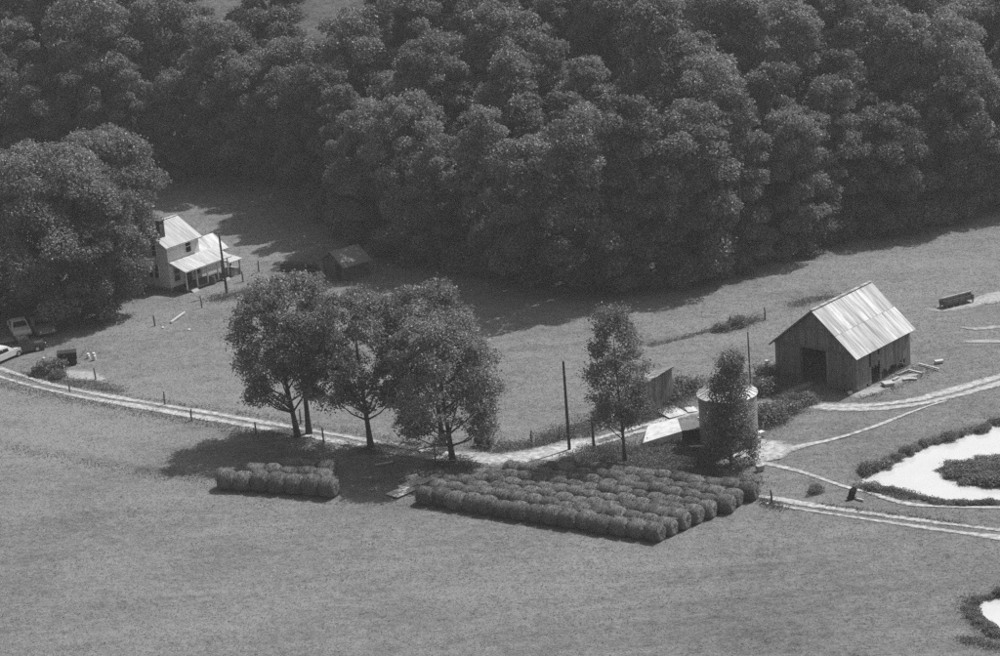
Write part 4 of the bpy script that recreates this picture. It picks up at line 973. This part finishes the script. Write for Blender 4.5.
# ------------------------------------------------------------------ shrubs: pond bank, weeds
SH = []
for i in range(4):
    g_ = np.random.default_rng(400 + i); nl = 9; Cc = np.column_stack([g_.uniform(-.6, .6, nl), g_.uniform(-.6, .6, nl), g_.uniform(.25, .75, nl)]); rr = g_.uniform(.32, .55, nl)
    st = MB()
    for j in range(5): st.tube([(0, 0, -.1), tuple(Cc[j] * .6), tuple(Cc[j])], [.04, .03, .012], 5)
    SH.append((st.mesh('stem', M['bark']), crown_mesh('foliage', M['weed'], g_, Cc, rr, 1300, .17, .85, .7, -.8)))
def shrub(px, py, sc, label, group, zs=1.0):
    p = G(px, py); e = empty('shrub', p, gs.uniform(0, 6.28)); e.scale = (sc, sc, sc * zs); k = SH[gs.randrange(4)]; link('stem', k[0], e); link('foliage', k[1], e); tag(e, label, 'shrub', group)
bank = [(996, 424), (988, 430), (978, 434), (962, 437), (950, 440), (938, 444), (928, 446), (918, 451), (909, 455), (899, 459), (890, 464), (882, 467), (876, 472), (868, 474)]
for i, (px, py) in enumerate(bank): shrub(px + gs.uniform(-3, 3), py - 1, gs.choice([.3, .4, .5, .6, .85]), 'shrub on the far bank of the pond, %s from the right' % ORD[i], 'shrubs on the far pond bank', gs.uniform(.55, 1.1))
bank2 = [(873, 488), (882, 490), (891, 490), (900, 492), (908, 493), (916, 496), (924, 497.5), (932, 500), (941, 502), (952, 503), (963, 503.5), (975, 503), (988, 502.5), (998, 502)]
for i, (px, py) in enumerate(bank2): shrub(px + gs.uniform(-2, 2), py + 2, gs.choice([.28, .4, .5, .55, .75]), 'shrub on the near bank of the pond, %s from the left' % ORD[i], 'shrubs on the near pond bank', gs.uniform(.5, 1))
k = 0
for py in (462, 467, 472, 477, 482):
    for px in range(944, 1022, 8):
        q = plane_pt(px, py, WATER_Z)
        if float(poly_sd(pond_w, np.array([q[0]]), np.array([q[1]]))[0]) > 0.25:
            shrub(px, py, gs.uniform(.6, .95), 'shrub on the grassy spit inside the pond, %s in reading order' % ORD[k], 'shrubs on the grassy spit', gs.uniform(.35, .6)); k += 1
for i, (px, py) in enumerate([(973, 618), (980, 624), (988, 630), (997, 636), (968, 610), (978, 602), (990, 598), (1000, 594)]): shrub(px, py, gs.uniform(.35, .6), 'low shrub round the corner pool, %s of its ring' % ORD[i], 'shrubs round the corner pool', .7)
for (px, py, sc, lab) in ((50, 372, 1.4, 'round shrub between the dark crate and the bare patch'), (60, 378, .9, 'low shrub at the lane below the black cart'), (806, 404, 1.0, 'shrub beside the track in front of the barn'), (790, 400, .8, 'smaller shrub left of the one in front of the barn'), (772, 420, 1.5, 'leafy shrub right of the grain bin'), (784, 412, 1.2, 'leafy shrub between grain bin and barn track'),
                          (612, 412, 1.3, 'shrub left of the narrow wooden shed'), (637, 415, 1.5, 'shrub at the near corner of the narrow shed'), (677, 398, 1.3, 'shrub behind the narrow shed'), (690, 392, 1.5, 'shrub left of the grain bin roof'), (814, 493, .7, 'small shrub beside the wheel track below the pond path'), (765, 392, 1.4, 'shrub left of the barn wall'), (770, 378, 1.2, 'shrub at the left foot of the barn'),
                          (735, 326, 1.0, 'shrub in the meadow ditch left of the barn'), (722, 331, .8, 'lower shrub in the meadow ditch')):
    shrub(px, py, sc, lab, None, .9)
# tall shrubs closing the foot of the wood
us = np.random.default_rng(66); UG = []
for i in range(3):
    g_ = np.random.default_rng(430 + i); nl = 12; Cc = np.column_stack([g_.uniform(-1.6, 1.6, nl), g_.uniform(-1.6, 1.6, nl), g_.uniform(.6, 2.6, nl)]); rr = g_.uniform(.7, 1.15, nl); st = MB()
    for j in range(5): st.tube([(0, 0, -.1), tuple(Cc[j] * .6), tuple(Cc[j])], [.07, .05, .02], 5)
    UG.append((st.mesh('stem', M['bark']), crown_mesh('foliage', M['leaf'], g_, Cc, rr, 3200, .32, .85, .7, -.8)))
seglen = np.r_[0, np.cumsum(np.linalg.norm(np.diff(edge_w, axis=0), axis=1))]; und = []
for s in np.arange(0, seglen[-1], 3.1):
    q = np.array([np.interp(s, seglen, edge_w[:, 0]), np.interp(s, seglen, edge_w[:, 1])]) + us.uniform(-.8, .8, 2) + np.array([0, 1.0])
    if -40 < proj((q[0], q[1], 0))[0] < 1040: und.append(q)
und.sort(key=lambda q: proj((q[0], q[1], 0))[0])
for i, q in enumerate(und):
    e = empty('undergrowth_bush', (q[0], q[1], float(H(q[0], q[1])) - .05), us.uniform(0, 6.28)); sc = us.uniform(.6, 1.15); e.scale = (sc,) * 3; kk = UG[int(us.integers(0, 3))]; link('stem', kk[0], e); link('foliage', kk[1], e)
    px = proj((q[0], q[1], 0))[0]; zone = 'behind the house meadow' if px < 320 else 'behind the lane trees' if px < 520 else 'behind the slim tree' if px < 720 else 'above the barn meadow'
    tag(e, 'dark bush at the shaded foot of the wood, %s from the left' % ORD[i], 'bush', 'bushes at the foot of the wood ' + zone)

# ------------------------------------------------------------------ grass and weeds (nobody could count them)
gg = np.random.default_rng(77)
def tufts(name, P, h, wd, m, label, cat, g_, nb=3, spread=.5):
    n = len(P); a = g_.uniform(0, 6.28, (n, nb)); hh = h[:, None] * g_.uniform(.5, 1.3, (n, nb)); w_ = wd * g_.uniform(.7, 1.3, (n, nb))
    d = np.stack([np.cos(a), np.sin(a)], -1); t = np.stack([-np.sin(a), np.cos(a)], -1); B = np.repeat(P[:, None, :], nb, 1)
    b0 = B.copy(); b0[..., :2] += t * w_[..., None] / 2; b1 = B.copy(); b1[..., :2] -= t * w_[..., None] / 2
    tp = B.copy(); tp[..., :2] += d * (hh * spread)[..., None]; tp[..., 2] += hh; b0[..., 2] -= .02; b1[..., 2] -= .02
    V = np.stack([b0, b1, tp], 2).reshape(-1, 3); F_ = np.arange(len(V)).reshape(-1, 3); A = np.repeat(g_.uniform(0, 1, n * nb), 3)
    return tag(link(name, np_mesh(name, V, F_, m, False, {'leaf': A})), label, cat, None, 'stuff')
N_ = 620000; px = gg.uniform(-30, 1030, N_); py = gg.uniform(190, 680, N_)
d = cf[None] + cr[None] * ((px - 500) / FPX)[:, None] - cu[None] * ((py - 328) / FPX)[:, None]
# even density on the ground: sample the visible part of the ground plane
yy = gg.uniform(152, 300, N_); xx = gg.uniform(-72, 72, N_)
zz = H(xx, yy) + lump(xx, yy); q = np.stack([xx, yy, zz], -1) - cp; dz = q @ cf; ux_ = 500 + FPX * (q @ cr) / dz; uy_ = 328 - FPX * (q @ cu) / dz
ok = (ux_ > -30) & (ux_ < 1030) & (uy_ < 680) & (yy < edge_y(xx) + 1) & (mask_at(xx, yy) < gg.uniform(.2, 1.6, N_)) & (zz > WATER_Z + .12)
clump = .5 + .5 * np.sin(xx * .9 + 3 * np.sin(yy * .31)) * np.sin(yy * 1.1 + 2 * np.sin(xx * .37)); ok &= gg.uniform(0, 1, N_) < .45 + .55 * clump
P = np.stack([xx, yy, zz], -1)[ok]; hgt = gg.uniform(.02, .065, len(P)) * (1 + .9 * (gg.uniform(0, 1, len(P)) > .985))
tufts('field_grass', P, hgt, .07, M['grass'], 'short mown grass and clover covering the fields', 'grass', gg, 3, 1.8)
def weed_patch(pxs, width, n, h, label, g_):
    """taller weeds scattered along a photographed line"""
    L_ = smooth_line([G(*p)[:2] for p in pxs], .3); k = g_.integers(0, len(L_), n); xy = L_[k] + g_.normal(size=(n, 2)) * width * .45
    z = H(xy[:, 0], xy[:, 1]); f = mask_at(xy[:, 0], xy[:, 1]) < .5; xy = xy[f]; z = z[f]; n = len(xy)
    c = .35 + .65 * np.abs(np.sin(xy[:, 0] * 1.1 + 2 * np.sin(xy[:, 1] * .8)) * np.sin(xy[:, 1] * 1.3 + xy[:, 0] * .4)); hz = h * c * g_.uniform(0, 1, n) ** .6
    return np.column_stack([xy, z + hz]), hz
wg_ = np.random.default_rng(91); WP = []
for (pts, wd, n, h) in (([(478, 446), (500, 449), (520, 449), (545, 443), (560, 436)], 1.6, 2600, .7), ([(560, 438), (590, 428), (615, 420), (640, 416)], 2.0, 3200, .8), ([(570, 458), (600, 462), (640, 467), (680, 470), (700, 462)], 2.6, 6500, .9), ([(580, 452), (620, 452), (660, 452), (690, 455)], 2.2, 4200, .7),
                         ([(700, 470), (730, 478), (752, 486)], 1.6, 1500, .5), ([(650, 420), (672, 404), (690, 396)], 1.8, 2200, .8), ([(655, 444), (680, 443), (700, 448)], .8, 1000, .45), ([(762, 428), (775, 415), (800, 405)], 2.0, 2600, .8), ([(780, 392), (776, 380), (768, 368)], 2.0, 1800, .8),
                         ([(720, 332), (740, 326), (757, 319)], 1.0, 1100, .6), ([(650, 346), (680, 339), (712, 330)], .5, 500, .35), ([(792, 306), (815, 300), (835, 297)], 1.0, 700, .5), ([(860, 396), (890, 384), (918, 372)], 1.6, 1500, .45), ([(0, 447), (60, 458), (100, 466), (160, 477), (200, 482)], 1.1, 420, .16),
                         ([(0, 384), (60, 397), (130, 410), (200, 423), (280, 437)], 1.3, 1900, .28), ([(110, 396), (200, 408), (280, 420), (360, 434), (440, 449)], .8, 1000, .25), ([(215, 300), (235, 296), (255, 292)], 1.4, 1200, .6), ([(20, 374), (60, 382), (90, 386), (120, 392)], 1.2, 1800, .5),
                         ([(360, 449), (380, 452)], 1.0, 400, .6), ([(440, 464), (470, 468)], 1.2, 700, .5), ([(975, 304), (1000, 297)], .8, 500, .6), ([(860, 486), (880, 493), (905, 499)], .8, 900, .4), ([(975, 606), (985, 622), (1000, 634)], 1.3, 1800, .5), ([(965, 640), (1000, 648)], .7, 500, .4),
                         ([(868, 476), (890, 463), (920, 449), (950, 440), (985, 430)], .8, 1500, .4), ([(868, 487), (900, 493), (930, 500), (960, 504), (1000, 503)], .7, 1500, .4), ([(945, 470), (970, 467), (1000, 462), (990, 478), (960, 477)], 1.6, 2200, .55), ([(820, 505), (880, 514), (960, 524)], .5, 700, .3), ([(762, 500), (780, 508)], .8, 500, .4)):
    P_, hz = weed_patch(pts, wd * 1.15, int(n * 1.9), h, '', wg_); WP.append(P_)
WP = np.concatenate(WP); Nn = rand_unit(wg_, len(WP)) * .8 + np.array([0, 0, .7]); Nn /= np.linalg.norm(Nn, axis=1)[:, None]
V, F_, A = leaves(WP, Nn, .15, wg_, .5)
tag(link('weeds', np_mesh('weeds', V, F_, M['weed'], False, {'leaf': A})), 'rank tall weeds along the tracks, ditches and sheds', 'weeds', None, 'stuff')

# ------------------------------------------------------------------ summer haze
hb_ = MB(); hb_.box((0, 0, 56), (3600, 3600, 130)); hz = hb_.build('haze', None) if False else None
hm = bpy.data.materials.new('thin_haze'); hm.use_nodes = True; hn = hm.node_tree; hn.nodes.clear()
ho = hn.nodes.new('ShaderNodeOutputMaterial'); hv = hn.nodes.new('ShaderNodeVolumePrincipled'); hv.inputs['Color'].default_value = (.95, .95, .95, 1); hv.inputs['Density'].default_value = .00019; hv.inputs['Anisotropy'].default_value = .3
hn.links.new(hv.outputs[0], ho.inputs['Volume'])
zmin = float(ZZ.min()) - 1.0; ztop = max(float(ZZ.max()) + 30, CAM_H + 8); ext = float(max(abs(ax[0]), ax[-1], abs(ay[0]), ay[-1])) + 20
hx = MB(); hx.box((0, 0, (zmin + ztop) / 2), (2 * ext, 2 * ext, ztop - zmin)); tag(hx.build('haze', hm), 'thin pale summer haze in the air over the valley', 'haze', None, 'stuff')
print('front', len(front), 'back', nb, 'und', len(und))
